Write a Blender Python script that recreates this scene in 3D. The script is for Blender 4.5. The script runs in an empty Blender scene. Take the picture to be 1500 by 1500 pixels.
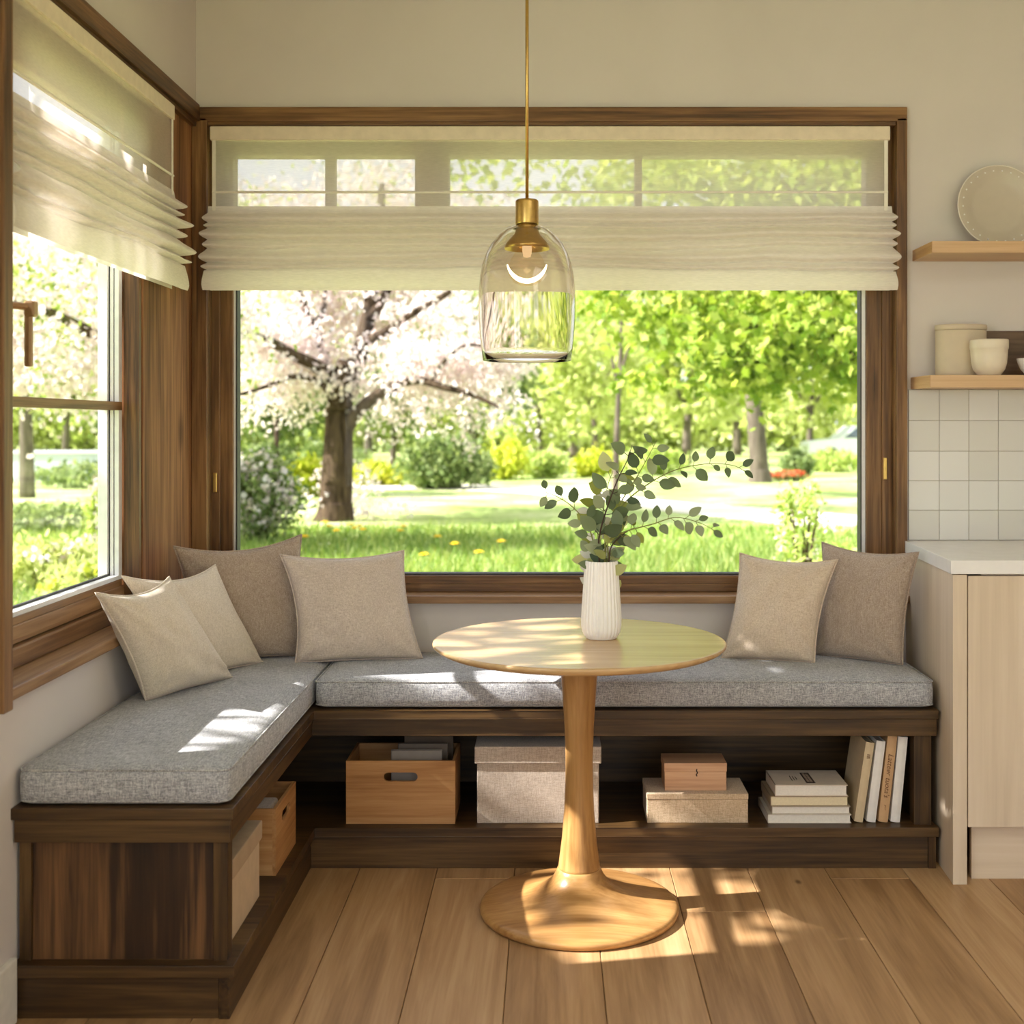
import bpy, bmesh, math, random
import numpy as np
from mathutils import Vector, Matrix, noise as mnoise

random.seed(7)
rng = np.random.default_rng(11)
scene = bpy.context.scene
COL = scene.collection
PI = math.pi


# ------------------------------------------------------------------ helpers
def lin(r, g, b):
    def f(v):
        v = v / 255.0
        return v / 12.92 if v <= 0.04045 else ((v + 0.055) / 1.055) ** 2.4
    return (f(r), f(g), f(b), 1.0)


def wloc(o):
    v = Vector((0, 0, 0))
    while o is not None:
        v = v + o.location
        o = o.parent
    return v


def thing(name, label, cat, loc=(0, 0, 0), group=None, kind=None, roty=0.0):
    o = bpy.data.objects.new(name, None)
    o.empty_display_size = 0.05
    COL.objects.link(o)
    o.location = loc
    o.rotation_euler = (0, roty, 0)
    tag(o, label, cat, group, kind)
    return o


def tag(o, label=None, cat=None, group=None, kind=None):
    if label:
        o['label'] = label
    if cat:
        o['category'] = cat
    if group:
        o['group'] = group
    if kind:
        o['kind'] = kind
    return o


def link_mesh(name, me, mats, parent=None, smooth=False, local=False):
    if not isinstance(mats, (list, tuple)):
        mats = [mats]
    for m in mats:
        me.materials.append(m)
    o = bpy.data.objects.new(name, me)
    COL.objects.link(o)
    if smooth:
        me.polygons.foreach_set('use_smooth', [True] * len(me.polygons))
    if parent is not None:
        if not local:
            me.transform(Matrix.Translation(-wloc(parent)))
        o.parent = parent
    return o


def part(name, bm, mats, parent=None, smooth=False, local=False, label=None):
    bmesh.ops.recalc_face_normals(bm, faces=bm.faces)
    me = bpy.data.meshes.new(name)
    bm.to_mesh(me)
    bm.free()
    o = link_mesh(name, me, mats, parent, smooth, local)
    if label:
        o['label'] = label
    return o


def struct(name, bm, mats, parent=None, label=None, smooth=False):
    o = part(name, bm, mats, parent, smooth)
    if parent is None:
        o['kind'] = 'structure'
    if label:
        o['label'] = label
    return o


def merge(dst, src):
    me = bpy.data.meshes.new('tmp')
    src.to_mesh(me)
    dst.from_mesh(me)
    bpy.data.meshes.remove(me)
    src.free()


def box(bm, x0, x1, y0, y1, z0, z1, bev=0.0, seg=2, mi=0):
    t = bmesh.new()
    vs = [t.verts.new((x, y, z)) for x in (x0, x1) for y in (y0, y1) for z in (z0, z1)]
    for f in ((0, 1, 3, 2), (4, 6, 7, 5), (0, 4, 5, 1), (2, 3, 7, 6), (0, 2, 6, 4), (1, 5, 7, 3)):
        t.faces.new([vs[i] for i in f])
    if bev > 0:
        bmesh.ops.bevel(t, geom=list(t.edges), offset=bev, segments=seg, profile=0.6, affect='EDGES')
    for f in t.faces:
        f.material_index = mi
    bmesh.ops.recalc_face_normals(t, faces=t.faces)
    merge(bm, t)
    return bm


def B(x0, x1, y0, y1, z0, z1, bev=0.0, seg=2):
    return box(bmesh.new(), x0, x1, y0, y1, z0, z1, bev, seg)


def prism(bm, pts, z0, z1, bev=0.0, seg=2):
    """extrude an XY polygon between z0 and z1"""
    t = bmesh.new()
    a = [t.verts.new((p[0], p[1], z0)) for p in pts]
    b = [t.verts.new((p[0], p[1], z1)) for p in pts]
    n = len(pts)
    t.faces.new(a[::-1])
    t.faces.new(b)
    for i in range(n):
        t.faces.new((a[i], a[(i + 1) % n], b[(i + 1) % n], b[i]))
    if bev > 0:
        bmesh.ops.bevel(t, geom=list(t.edges), offset=bev, segments=seg, profile=0.6, affect='EDGES')
    merge(bm, t)
    return bm


def lathe(bm, prof, cx, cy, n=64, sx=1.0, sy=1.0, mod=None):
    """prof: list of (r, z); closed at ends if r == 0"""
    rings = []
    for (r, z) in prof:
        if r <= 1e-6:
            rings.append([bm.verts.new((cx, cy, z))])
        else:
            ring = []
            for i in range(n):
                a = 2 * PI * i / n
                rr = r * (mod(a, z) if mod else 1.0)
                ring.append(bm.verts.new((cx + rr * math.cos(a) * sx, cy + rr * math.sin(a) * sy, z)))
            rings.append(ring)
    for k in range(len(rings) - 1):
        A, C = rings[k], rings[k + 1]
        for i in range(n):
            j = (i + 1) % n
            if len(A) == 1 and len(C) == 1:
                continue
            if len(A) == 1:
                bm.faces.new((A[0], C[i], C[j]))
            elif len(C) == 1:
                bm.faces.new((A[i], A[j], C[0]))
            else:
                bm.faces.new((A[i], A[j], C[j], C[i]))
    return bm


def tube(bm, pts, radii, n=8, cap=True):
    pts = [Vector(p) for p in pts]
    if not isinstance(radii, (list, tuple)):
        radii = [radii] * len(pts)
    rings = []
    prev = None
    for i, p in enumerate(pts):
        if i == 0:
            d = pts[1] - pts[0]
        elif i == len(pts) - 1:
            d = pts[-1] - pts[-2]
        else:
            d = pts[i + 1] - pts[i - 1]
        d.normalize()
        ref = prev if prev is not None else (Vector((0, 0, 1)) if abs(d.z) < 0.9 else Vector((1, 0, 0)))
        u = ref - d * ref.dot(d)
        if u.length < 1e-5:
            u = d.orthogonal()
        u.normalize()
        prev = u
        v = d.cross(u)
        rings.append([bm.verts.new(p + (u * math.cos(2 * PI * k / n) + v * math.sin(2 * PI * k / n)) * radii[i]) for k in range(n)])
    for a, b in zip(rings[:-1], rings[1:]):
        for k in range(n):
            bm.faces.new((a[k], a[(k + 1) % n], b[(k + 1) % n], b[k]))
    if cap:
        bm.faces.new(rings[0][::-1])
        bm.faces.new(rings[-1])
    return bm


def smooth_path(pts, sub=5):
    """Catmull-Rom through points"""
    P = [Vector(p) for p in pts]
    P = [P[0] * 2 - P[1]] + P + [P[-1] * 2 - P[-2]]
    out = []
    for i in range(1, len(P) - 2):
        for s in range(sub):
            t = s / sub
            a, b, c, d = P[i - 1], P[i], P[i + 1], P[i + 2]
            out.append(0.5 * ((2 * b) + (c - a) * t + (2 * a - 5 * b + 4 * c - d) * t * t + (3 * b - a - 3 * c + d) * t ** 3))
    out.append(P[-2])
    return out


# ------------------------------------------------------------------ materials
def newmat(name):
    m = bpy.data.materials.new(name)
    m.use_nodes = True
    nt = m.node_tree
    for n in list(nt.nodes):
        nt.nodes.remove(n)
    out = nt.nodes.new('ShaderNodeOutputMaterial')
    return m, nt, out


def N(nt, typ, **kw):
    n = nt.nodes.new(typ)
    for k, v in kw.items():
        if k.startswith('i_'):
            n.inputs[k[2:].replace('_', ' ')].default_value = v
        else:
            setattr(n, k, v)
    return n


def ramp(nt, fac, stops):
    r = nt.nodes.new('ShaderNodeValToRGB')
    els = r.color_ramp.elements
    while len(els) < len(stops):
        els.new(0.5)
    for e, (p, c) in zip(els, stops):
        e.position = p
        e.color = c
    nt.links.new(fac, r.inputs['Fac'])
    return r.outputs['Color']


def coords(nt, scale, rnd=True, kind='Object'):
    tc = nt.nodes.new('ShaderNodeTexCoord')
    src = tc.outputs[kind]
    if rnd:
        oi = nt.nodes.new('ShaderNodeObjectInfo')
        mul = N(nt, 'ShaderNodeMath', operation='MULTIPLY')
        mul.inputs[1].default_value = 37.0
        nt.links.new(oi.outputs['Random'], mul.inputs[0])
        add = N(nt, 'ShaderNodeVectorMath', operation='ADD')
        nt.links.new(src, add.inputs[0])
        nt.links.new(mul.outputs[0], add.inputs[1])
        src = add.outputs[0]
    mp = nt.nodes.new('ShaderNodeMapping')
    mp.inputs['Scale'].default_value = scale
    nt.links.new(src, mp.inputs['Vector'])
    return mp.outputs['Vector']


def noise(nt, vec, scale=1.0, detail=6.0, rough=0.55, dist=0.0):
    n = N(nt, 'ShaderNodeTexNoise')
    n.inputs['Scale'].default_value = scale
    n.inputs['Detail'].default_value = detail
    n.inputs['Roughness'].default_value = rough
    n.inputs['Distortion'].default_value = dist
    nt.links.new(vec, n.inputs['Vector'])
    return n.outputs['Fac']


def bsdf(nt, out, color=None, rough=0.5, spec=0.4, bump=None, bstr=0.2, bdist=0.002, metallic=0.0):
    p = nt.nodes.new('ShaderNodeBsdfPrincipled')
    if color is not None:
        if hasattr(color, 'is_linked') or hasattr(color, 'links'):
            nt.links.new(color, p.inputs['Base Color'])
        else:
            p.inputs['Base Color'].default_value = color
    p.inputs['Roughness'].default_value = rough
    p.inputs['Specular IOR Level'].default_value = spec
    p.inputs['Metallic'].default_value = metallic
    if bump is not None:
        b = nt.nodes.new('ShaderNodeBump')
        b.inputs['Strength'].default_value = bstr
        b.inputs['Distance'].default_value = bdist
        nt.links.new(bump, b.inputs['Height'])
        nt.links.new(b.outputs['Normal'], p.inputs['Normal'])
    nt.links.new(p.outputs['BSDF'], out.inputs['Surface'])
    return p


def plain(name, c, rough=0.5, spec=0.4, metallic=0.0, var=0.06, scale=30.0):
    """a slightly mottled plain colour"""
    m, nt, out = newmat(name)
    f = noise(nt, coords(nt, (1, 1, 1)), scale, 4)
    lo = tuple(v * (1 - var) for v in c[:3]) + (1,)
    hi = tuple(min(1, v * (1 + var)) for v in c[:3]) + (1,)
    bsdf(nt, out, ramp(nt, f, [(0.3, lo), (0.7, hi)]), rough, spec, f, 0.05, 0.001, metallic)
    return m


_wood = {}


def wood(name, axis, dark, mid, light, rough=0.4, freq=1.0, knots=0.0, spec=0.4, contrast=1.0):
    key = (name, axis)
    if key in _wood:
        return _wood[key]
    m, nt, out = newmat('%s_%s' % (name, axis))
    s = [14.0 * freq] * 3
    s['xyz'.index(axis)] = 0.9 * freq
    v = coords(nt, s)
    n1 = noise(nt, v, 1.0, 5, 0.6, 0.9)
    s2 = [90.0 * freq] * 3
    s2['xyz'.index(axis)] = 3.0 * freq
    v2 = coords(nt, s2)
    n2 = noise(nt, v2, 1.0, 4, 0.6, 0.2)
    s3 = [2.6] * 3
    s3['xyz'.index(axis)] = 1.1
    n3 = noise(nt, coords(nt, s3), 1.0, 3, 0.5, 0.3)
    mix = N(nt, 'ShaderNodeMath', operation='MULTIPLY_ADD')
    nt.links.new(n2, mix.inputs[0])
    mix.inputs[1].default_value = 0.75
    nt.links.new(n1, mix.inputs[2])
    mix2 = N(nt, 'ShaderNodeMath', operation='MULTIPLY_ADD')
    nt.links.new(n3, mix2.inputs[0])
    mix2.inputs[1].default_value = 0.45
    nt.links.new(mix.outputs[0], mix2.inputs[2])
    w = 0.22 / contrast
    col = ramp(nt, mix2.outputs[0], [(1.0 - w * 1.3, dark), (1.0, mid), (1.0 + w, light)])
    # ramp positions live in 0..1: rescale
    rp = col.node
    sc = N(nt, 'ShaderNodeMapRange')
    nt.links.new(mix2.outputs[0], sc.inputs['Value'])
    sc.inputs['From Min'].default_value = 1.1 - w * 1.4
    sc.inputs['From Max'].default_value = 1.1 + w * 1.4
    for l in list(rp.inputs['Fac'].links):
        nt.links.remove(l)
    nt.links.new(sc.outputs[0], rp.inputs['Fac'])
    for e, p in zip(rp.color_ramp.elements, (0.12, 0.5, 0.88)):
        e.position = p
    if knots > 0:
        s4 = [5.0] * 3
        s4['xyz'.index(axis)] = 2.4
        vk = coords(nt, s4)
        vo = N(nt, 'ShaderNodeTexVoronoi', feature='F1')
        vo.inputs['Scale'].default_value = 1.0
        nt.links.new(vk, vo.inputs['Vector'])
        mr = N(nt, 'ShaderNodeMapRange', interpolation_type='SMOOTHSTEP')
        nt.links.new(vo.outputs['Distance'], mr.inputs['Value'])
        mr.inputs['From Min'].default_value = 0.03
        mr.inputs['From Max'].default_value = 0.26
        mr.inputs['To Min'].default_value = knots
        mr.inputs['To Max'].default_value = 0.0
        mx = N(nt, 'ShaderNodeMix', data_type='RGBA')
        nt.links.new(mr.outputs[0], mx.inputs['Factor'])
        nt.links.new(col, mx.inputs['A'])
        mx.inputs['B'].default_value = tuple(d * 0.5 for d in dark[:3]) + (1,)
        col = mx.outputs['Result']
    bsdf(nt, out, col, rough, spec, n2, 0.12, 0.0015)
    _wood[key] = m
    return m


def frame_wood(a):
    return wood('walnut_frame', a, lin(66, 44, 22), lin(114, 80, 46), lin(150, 112, 70), 0.42, 1.0, 0.35)


def post_wood(a):
    return wood('knotty_post', a, lin(86, 55, 32), lin(134, 91, 58), lin(166, 120, 80), 0.62, 0.8, 0.85, spec=0.2)


def sill_wood(a):
    return wood('sill_oak', a, lin(112, 80, 50), lin(146, 110, 74), lin(170, 136, 98), 0.38, 1.0, 0.2)


def bench_wood(a):
    return wood('bench_walnut', a, lin(30, 20, 9), lin(72, 51, 26), lin(104, 78, 44), 0.42, 0.9, 0.7, contrast=0.85)


def rustic_wood(a):
    return wood('rustic_panel', a, lin(22, 13, 6), lin(56, 36, 18), lin(120, 84, 50), 0.5, 0.55, 0.85, contrast=0.9)


def table_wood(a):
    return wood('table_oak', a, lin(140, 98, 54), lin(172, 128, 76), lin(194, 152, 98), 0.3, 1.2, 0.0, contrast=0.7)


def top_wood(a):
    return wood('tabletop_oak', a, lin(170, 134, 90), lin(196, 162, 116), lin(210, 180, 134), 0.26, 0.9, 0.0, contrast=0.7, spec=0.5)


def crate_wood(a):
    return wood('crate_pine', a, lin(146, 98, 54), lin(176, 128, 78), lin(198, 154, 104), 0.5, 1.0, 0.1, contrast=0.8)


def pale_wood(a):
    return wood('pale_maple', a, lin(200, 182, 158), lin(216, 199, 176), lin(226, 211, 191), 0.5, 0.5, 0.08, contrast=0.6)


def shelf_wood(a):
    return wood('shelf_oak', a, lin(186, 148, 108), lin(208, 172, 132), lin(222, 190, 150), 0.45, 0.9, 0.0, contrast=0.7)


def bark(name, a, b):
    m, nt, out = newmat(name)
    f = noise(nt, coords(nt, (9, 9, 2)), 1.0, 8, 0.65, 0.4)
    bsdf(nt, out, ramp(nt, f, [(0.35, a), (0.65, b)]), 0.9, 0.1, f, 0.6, 0.03)
    return m


def fabric(name, dark, mid, light, f=330.0, slub=1.0, bstr=0.25, sheen=0.2):
    m, nt, out = newmat(name)
    outs = []
    for s in ((f * .12, f, f), (f, f * .12, f), (f, f, f * .12)):
        outs.append(noise(nt, coords(nt, s), 1.0, 2, 0.6))
    a = N(nt, 'ShaderNodeMath', operation='ADD')
    nt.links.new(outs[0], a.inputs[0]); nt.links.new(outs[1], a.inputs[1])
    b = N(nt, 'ShaderNodeMath', operation='ADD')
    nt.links.new(a.outputs[0], b.inputs[0]); nt.links.new(outs[2], b.inputs[1])
    big = noise(nt, coords(nt, (9, 9, 9)), 1.0, 3)
    c = N(nt, 'ShaderNodeMath', operation='MULTIPLY_ADD')
    nt.links.new(big, c.inputs[0]); c.inputs[1].default_value = 0.25
    nt.links.new(b.outputs[0], c.inputs[2])
    mr = N(nt, 'ShaderNodeMapRange')
    nt.links.new(c.outputs[0], mr.inputs['Value'])
    w = 0.34 / slub
    mr.inputs['From Min'].default_value = 1.625 - w
    mr.inputs['From Max'].default_value = 1.625 + w
    col = ramp(nt, mr.outputs[0], [(0.05, dark), (0.5, mid), (0.95, light)])
    p = bsdf(nt, out, col, 0.95, 0.08, b.outputs[0], bstr, 0.0012)
    p.inputs['Sheen Weight'].default_value = sheen
    p.inputs['Sheen Roughness'].default_value = 0.6
    return m


def leafmat(name, stops, trans=0.45, tint=(1.0, 1.0, 0.7), rough=0.55):
    """colour varies leaf by leaf through the 'rnd' face attribute"""
    m, nt, out = newmat(name)
    at = N(nt, 'ShaderNodeAttribute', attribute_name='rnd')
    col = ramp(nt, at.outputs['Fac'], stops)
    d = nt.nodes.new('ShaderNodeBsdfPrincipled')
    d.inputs['Roughness'].default_value = rough
    d.inputs['Specular IOR Level'].default_value = 0.25
    nt.links.new(col, d.inputs['Base Color'])
    t = nt.nodes.new('ShaderNodeBsdfTranslucent')
    mx = N(nt, 'ShaderNodeMix', data_type='RGBA', blend_type='MULTIPLY')
    mx.inputs['Factor'].default_value = 1.0
    nt.links.new(col, mx.inputs['A'])
    mx.inputs['B'].default_value = tuple(tint) + (1,)
    nt.links.new(mx.outputs['Result'], t.inputs['Color'])
    ms = nt.nodes.new('ShaderNodeMixShader')
    ms.inputs[0].default_value = trans
    nt.links.new(d.outputs[0], ms.inputs[1])
    nt.links.new(t.outputs[0], ms.inputs[2])
    nt.links.new(ms.outputs[0], out.inputs['Surface'])
    return m


def clearglass(name, refl=0.35, tint=(1, 1, 1, 1)):
    """thin window pane: see-through with a Fresnel reflection"""
    m, nt, out = newmat(name)
    t = nt.nodes.new('ShaderNodeBsdfTransparent')
    t.inputs['Color'].default_value = tint
    g = nt.nodes.new('ShaderNodeBsdfGlossy')
    g.inputs['Roughness'].default_value = 0.02
    fr = nt.nodes.new('ShaderNodeFresnel')
    fr.inputs['IOR'].default_value = 1.45
    mu = N(nt, 'ShaderNodeMath', operation='MULTIPLY')
    nt.links.new(fr.outputs[0], mu.inputs[0])
    mu.inputs[1].default_value = refl
    ms = nt.nodes.new('ShaderNodeMixShader')
    nt.links.new(mu.outputs[0], ms.inputs[0])
    nt.links.new(t.outputs[0], ms.inputs[1])
    nt.links.new(g.outputs[0], ms.inputs[2])
    nt.links.new(ms.outputs[0], out.inputs['Surface'])
    return m


def voile(name, color, see, trans):
    m, nt, out = newmat(name)
    f = noise(nt, coords(nt, (40, 40, 420), rnd=False), 1.0, 3)
    lo = tuple(v * 0.9 for v in color[:3]) + (1,)
    col = ramp(nt, f, [(0.35, lo), (0.65, color)])
    d = nt.nodes.new('ShaderNodeBsdfDiffuse')
    nt.links.new(col, d.inputs['Color'])
    t = nt.nodes.new('ShaderNodeBsdfTranslucent')
    nt.links.new(col, t.inputs['Color'])
    m1 = nt.nodes.new('ShaderNodeMixShader')
    m1.inputs[0].default_value = trans
    nt.links.new(d.outputs[0], m1.inputs[1])
    nt.links.new(t.outputs[0], m1.inputs[2])
    tr = nt.nodes.new('ShaderNodeBsdfTransparent')
    m2 = nt.nodes.new('ShaderNodeMixShader')
    m2.inputs[0].default_value = see
    nt.links.new(m1.outputs[0], m2.inputs[1])
    nt.links.new(tr.outputs[0], m2.inputs[2])
    nt.links.new(m2.outputs[0], out.inputs['Surface'])
    return m


def emit(name, color, strength):
    m, nt, out = newmat(name)
    e = nt.nodes.new('ShaderNodeEmission')
    e.inputs['Color'].default_value = color
    e.inputs['Strength'].default_value = strength
    nt.links.new(e.outputs[0], out.inputs['Surface'])
    return m


def plaster(name, c):
    m, nt, out = newmat(name)
    f = noise(nt, coords(nt, (1, 1, 1), rnd=False), 2.2, 6, 0.6)
    g = noise(nt, coords(nt, (1, 1, 1), rnd=False), 60, 4)
    lo = tuple(v * 0.94 for v in c[:3]) + (1,)
    bsdf(nt, out, ramp(nt, f, [(0.3, lo), (0.7, c)]), 0.92, 0.1, g, 0.06, 0.002)
    return m


M_wall = plaster('wall_paint', lin(218, 210, 205))
M_ceil = plaster('ceiling_paint', lin(226, 220, 208))
M_white = plain('white_paint', lin(232, 228, 220), 0.5)
M_alu = plain('white_aluminium', lin(232, 233, 234), 0.35, 0.5)
M_gasket = plain('dark_gasket', lin(60, 60, 60), 0.6)
M_glass = clearglass('window_glass', 0.08)
M_brass = plain('brushed_brass', lin(200, 166, 98), 0.32, 0.5, 1.0, 0.08, 80)
M_bronze = plain('bronze_handle', lin(172, 138, 100), 0.38, 0.5, 0.45, 0.08, 60)
M_sheer = voile('sheer_linen', lin(250, 240, 228), 0.34, 0.5)
M_fold = voile('folded_linen', lin(252, 245, 240), 0.05, 0.34)
M_rail = plain('blind_rail', lin(226, 212, 190), 0.7)
M_cord = plain('blind_cord', lin(236, 230, 218), 0.8)
M_seat = fabric('grey_melange_weave', lin(112, 113, 117), lin(160, 161, 165), lin(204, 205, 207), 420, 0.85, 0.45)
M_piping = fabric('grey_piping', lin(110, 110, 110), lin(160, 160, 160), lin(200, 200, 198), 330)
M_pil_taupe = fabric('taupe_linen', lin(142, 124, 108), lin(170, 152, 136), lin(194, 178, 162), 420, .75, 0.3)
M_pil_beige = fabric('beige_linen', lin(180, 163, 147), lin(203, 188, 174), lin(224, 211, 198), 420, .75, 0.3)
M_pil_cream = fabric('cream_linen', lin(198, 184, 164), lin(216, 203, 184), lin(230, 218, 201), 420, 0.9, 0.2)
M_pil_sand = fabric('sand_linen', lin(188, 168, 146), lin(208, 190, 170), lin(224, 208, 190), 420, 0.9, 0.2)
M_box_grey = fabric('grey_box_linen', lin(160, 146, 132), lin(184, 170, 156), lin(204, 192, 178), 420, 0.9, 0.2)
M_box_tan = fabric('tan_box_linen', lin(172, 148, 118), lin(196, 172, 142), lin(214, 192, 164), 420, 0.9, 0.2)
M_box_kraft = plain('kraft_card', lin(196, 172, 142), 0.85, 0.1)
M_kraftlid = plain('kraft_lid', lin(176, 152, 124), 0.85, 0.1)
M_counter = plain('white_quartz', lin(234, 233, 231), 0.25, 0.5, 0, 0.03, 20)
M_ceramic = plain('white_ceramic', lin(245, 243, 240), 0.35, 0.5, 0, 0.02)
M_cream_cer = plain('cream_stoneware', lin(226, 214, 194), 0.38, 0.5, 0, 0.03)
M_beige_cer = plain('beige_stoneware', lin(208, 192, 168), 0.5, 0.4, 0, 0.03)
M_rim = plain('dark_enamel_rim', lin(92, 84, 74), 0.4)
M_tray = wood('dark_tray', 'x', lin(70, 52, 38), lin(96, 76, 58), lin(116, 94, 74), 0.5)
M_dark = plain('shadow_gap', lin(40, 32, 26), 0.8)
M_ink = plain('dark_ink', lin(58, 44, 36), 0.7)
M_inkbrown = plain('brown_ink', lin(112, 76, 46), 0.7)

# tiles: glazed, colour per tile
M_tile, _nt, _o = newmat('glazed_tile')
_at = N(_nt, 'ShaderNodeAttribute', attribute_name='rnd')
bsdf(_nt, _o, ramp(_nt, _at.outputs['Fac'], [(0.0, lin(214, 212, 205)), (1.0, lin(230, 229, 226))]), 0.22, 0.5,
     noise(_nt, coords(_nt, (6, 6, 6)), 1.0, 2), 0.15, 0.01)
M_grout = plain('grout', lin(186, 178, 166), 0.9)

# floor boards
M_floor, _nt, _o = newmat('oak_floor')
_at = N(_nt, 'ShaderNodeAttribute', attribute_name='rnd')
_tc = N(_nt, 'ShaderNodeTexCoord')
_cmb = N(_nt, 'ShaderNodeCombineXYZ')
_mu = N(_nt, 'ShaderNodeMath', operation='MULTIPLY'); _mu.inputs[1].default_value = 53.0
_nt.links.new(_at.outputs['Fac'], _mu.inputs[0])
for _i in range(3):
    _nt.links.new(_mu.outputs[0], _cmb.inputs[_i])
_ad = N(_nt, 'ShaderNodeVectorMath', operation='ADD')
_nt.links.new(_tc.outputs['Object'], _ad.inputs[0]); _nt.links.new(_cmb.outputs[0], _ad.inputs[1])
def _map(s):
    mp = N(_nt, 'ShaderNodeMapping'); mp.inputs['Scale'].default_value = s
    _nt.links.new(_ad.outputs[0], mp.inputs['Vector']); return mp.outputs['Vector']
_n1 = noise(_nt, _map((11, 0.9, 1)), 1.0, 5, 0.6, 1.2)
_n2 = noise(_nt, _map((120, 3, 1)), 1.0, 4, 0.6)
_s1 = N(_nt, 'ShaderNodeMath', operation='MULTIPLY_ADD'); _s1.inputs[1].default_value = 0.4
_nt.links.new(_n2, _s1.inputs[0]); _nt.links.new(_n1, _s1.inputs[2])
_s2 = N(_nt, 'ShaderNodeMath', operation='MULTIPLY_ADD'); _s2.inputs[1].default_value = 0.22
_nt.links.new(_at.outputs['Fac'], _s2.inputs[0]); _nt.links.new(_s1.outputs[0], _s2.inputs[2])
_mr = N(_nt, 'ShaderNodeMapRange'); _mr.inputs['From Min'].default_value = 0.5; _mr.inputs['From Max'].default_value = 1.12
_nt.links.new(_s2.outputs[0], _mr.inputs['Value'])
_fc = ramp(_nt, _mr.outputs[0], [(0.1, lin(142, 108, 72)), (0.5, lin(172, 136, 96)), (0.9, lin(192, 158, 118))])
_vo = N(_nt, 'ShaderNodeTexVoronoi'); _vo.inputs['Scale'].default_value = 1.0
_nt.links.new(_map((4.2, 2.2, 1)), _vo.inputs['Vector'])
_kr = N(_nt, 'ShaderNodeMapRange', interpolation_type='SMOOTHSTEP')
_kr.inputs['From Min'].default_value = 0.015; _kr.inputs['From Max'].default_value = 0.06
_kr.inputs['To Min'].default_value = 0.8; _kr.inputs['To Max'].default_value = 0.0
_nt.links.new(_vo.outputs['Distance'], _kr.inputs['Value'])
_mx = N(_nt, 'ShaderNodeMix', data_type='RGBA'); _mx.inputs['B'].default_value = lin(84, 54, 30)
_nt.links.new(_kr.outputs[0], _mx.inputs['Factor']); _nt.links.new(_fc, _mx.inputs['A'])
bsdf(_nt, _o, _mx.outputs['Result'], 0.42, 0.35, _n2, 0.08, 0.001)

# ------------------------------------------------------------------ camera
H = 1.33
F = 1800.0
cam_d = bpy.data.cameras.new('camera')
cam = bpy.data.objects.new('camera', cam_d)
COL.objects.link(cam)
cam.location = (0, 0, H)
cam.rotation_euler = (PI / 2, 0, 0)
cam_d.sensor_width = 36.0
cam_d.sensor_fit = 'HORIZONTAL'
cam_d.lens = 36.0 * F / 1500.0
cam_d.shift_x = -(805 - 750) / 1500.0
cam_d.shift_y = -(750 - 622) / 1500.0
cam_d.clip_end = 400
cam_d.dof.use_dof = True
cam_d.dof.focus_distance = 3.55
cam_d.dof.aperture_fstop = 3.2
scene.camera = cam


def at(px, py, Y):
    """world point seen at photo pixel (px, py) at depth Y"""
    return Vector(((px - 805) * Y / F, Y, H - (py - 622) * Y / F))


# ------------------------------------------------------------------ room shell
XL, YB, ZC = -1.20, 4.17, 2.80
XR, YF = 3.30, -2.60
GZ = -0.10     # garden level

bm = bmesh.new()
lay = None
planks = []
w = 0.232
k0 = int(math.floor((XL - 0.2 + 0.568) / w)) - 1
bm_f = bmesh.new()
rl = []
x = -0.568 + k0 * w
while x < XR + 0.2:
    y = YF - random.uniform(0.0, 1.8)
    while y < YB + 0.1:
        L = random.choice((1.6, 1.9, 2.2))
        a, b = max(x, XL - 0.02), min(x + w, XR + 0.02)
        c, d = max(y, YF), min(y + L, YB + 0.02)
        if b - a > 0.02 and d - c > 0.02:
            nb = len(bm_f.faces)
            box(bm_f, a + 0.0008, b - 0.0008, c + 0.0008, d - 0.0008, -0.03, 0.0, 0.0015, 1)
            bm_f.faces.ensure_lookup_table()
            rl += [random.random()] * (len(bm_f.faces) - nb)
        y += L
    x += w
box(bm_f, XL - 0.02, XR + 0.02, YF, YB + 0.02, -0.06, -0.031)
rl += [0.1] * 6
floor = struct('floor', bm_f, M_floor, label='oak plank floor with dark seams')
at_ = floor.data.attributes.new('rnd', 'FLOAT', 'FACE')
at_.data.foreach_set('value', rl)

OZ0, OZ1 = 0.73, 2.372           # window opening heights
bm = bmesh.new()
box(bm, XL - 0.16, XL + 0.043, YB, YB + 0.16, -0.1, ZC)
box(bm, 1.18, XR + 0.1, YB, YB + 0.16, -0.1, ZC)
box(bm, XL + 0.043, 1.18, YB, YB + 0.16, -0.1, OZ0)
box(bm, XL + 0.043, 1.18, YB, YB + 0.16, OZ1, ZC)
struct('wall_back', bm, M_wall)
bm = bmesh.new()
box(bm, XL - 0.16, XL, YF, -0.9, -0.1, ZC)
box(bm, XL - 0.16, XL, 1.3, 2.70, -0.1, ZC)
box(bm, XL - 0.16, XL, -0.9, 1.3, -0.1, 0.9)
box(bm, XL - 0.16, XL, -0.9, 1.3, 2.2, ZC)
box(bm, XL - 0.16, XL, 2.70, YB, -0.1, OZ0)
box(bm, XL - 0.16, XL, 2.70, YB, OZ1, ZC)
struct('wall_left', bm, M_wall)
struct('wall_right', B(XR, XR + 0.1, YF, YB, -0.1, ZC), M_wall)
bm = bmesh.new()
box(bm, XL - 0.16, -0.9, YF - 0.1, YF, -0.1, ZC)
box(bm, 3.0, XR + 0.1, YF - 0.1, YF, -0.1, ZC)
box(bm, -0.9, 3.0, YF - 0.1, YF, 2.4, ZC)
struct('wall_rear', bm, M_wall)
struct('ceiling', B(XL - 0.16, XR + 0.1, YF - 0.1, YB + 0.16, ZC, ZC + 0.1), M_ceil)
bm = bmesh.new()
prism(bm, [(XL, YF), (XL + 0.016, YF), (XL + 0.016, 2.735), (XL, 2.735)], 0, 0.145, 0.004)
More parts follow.
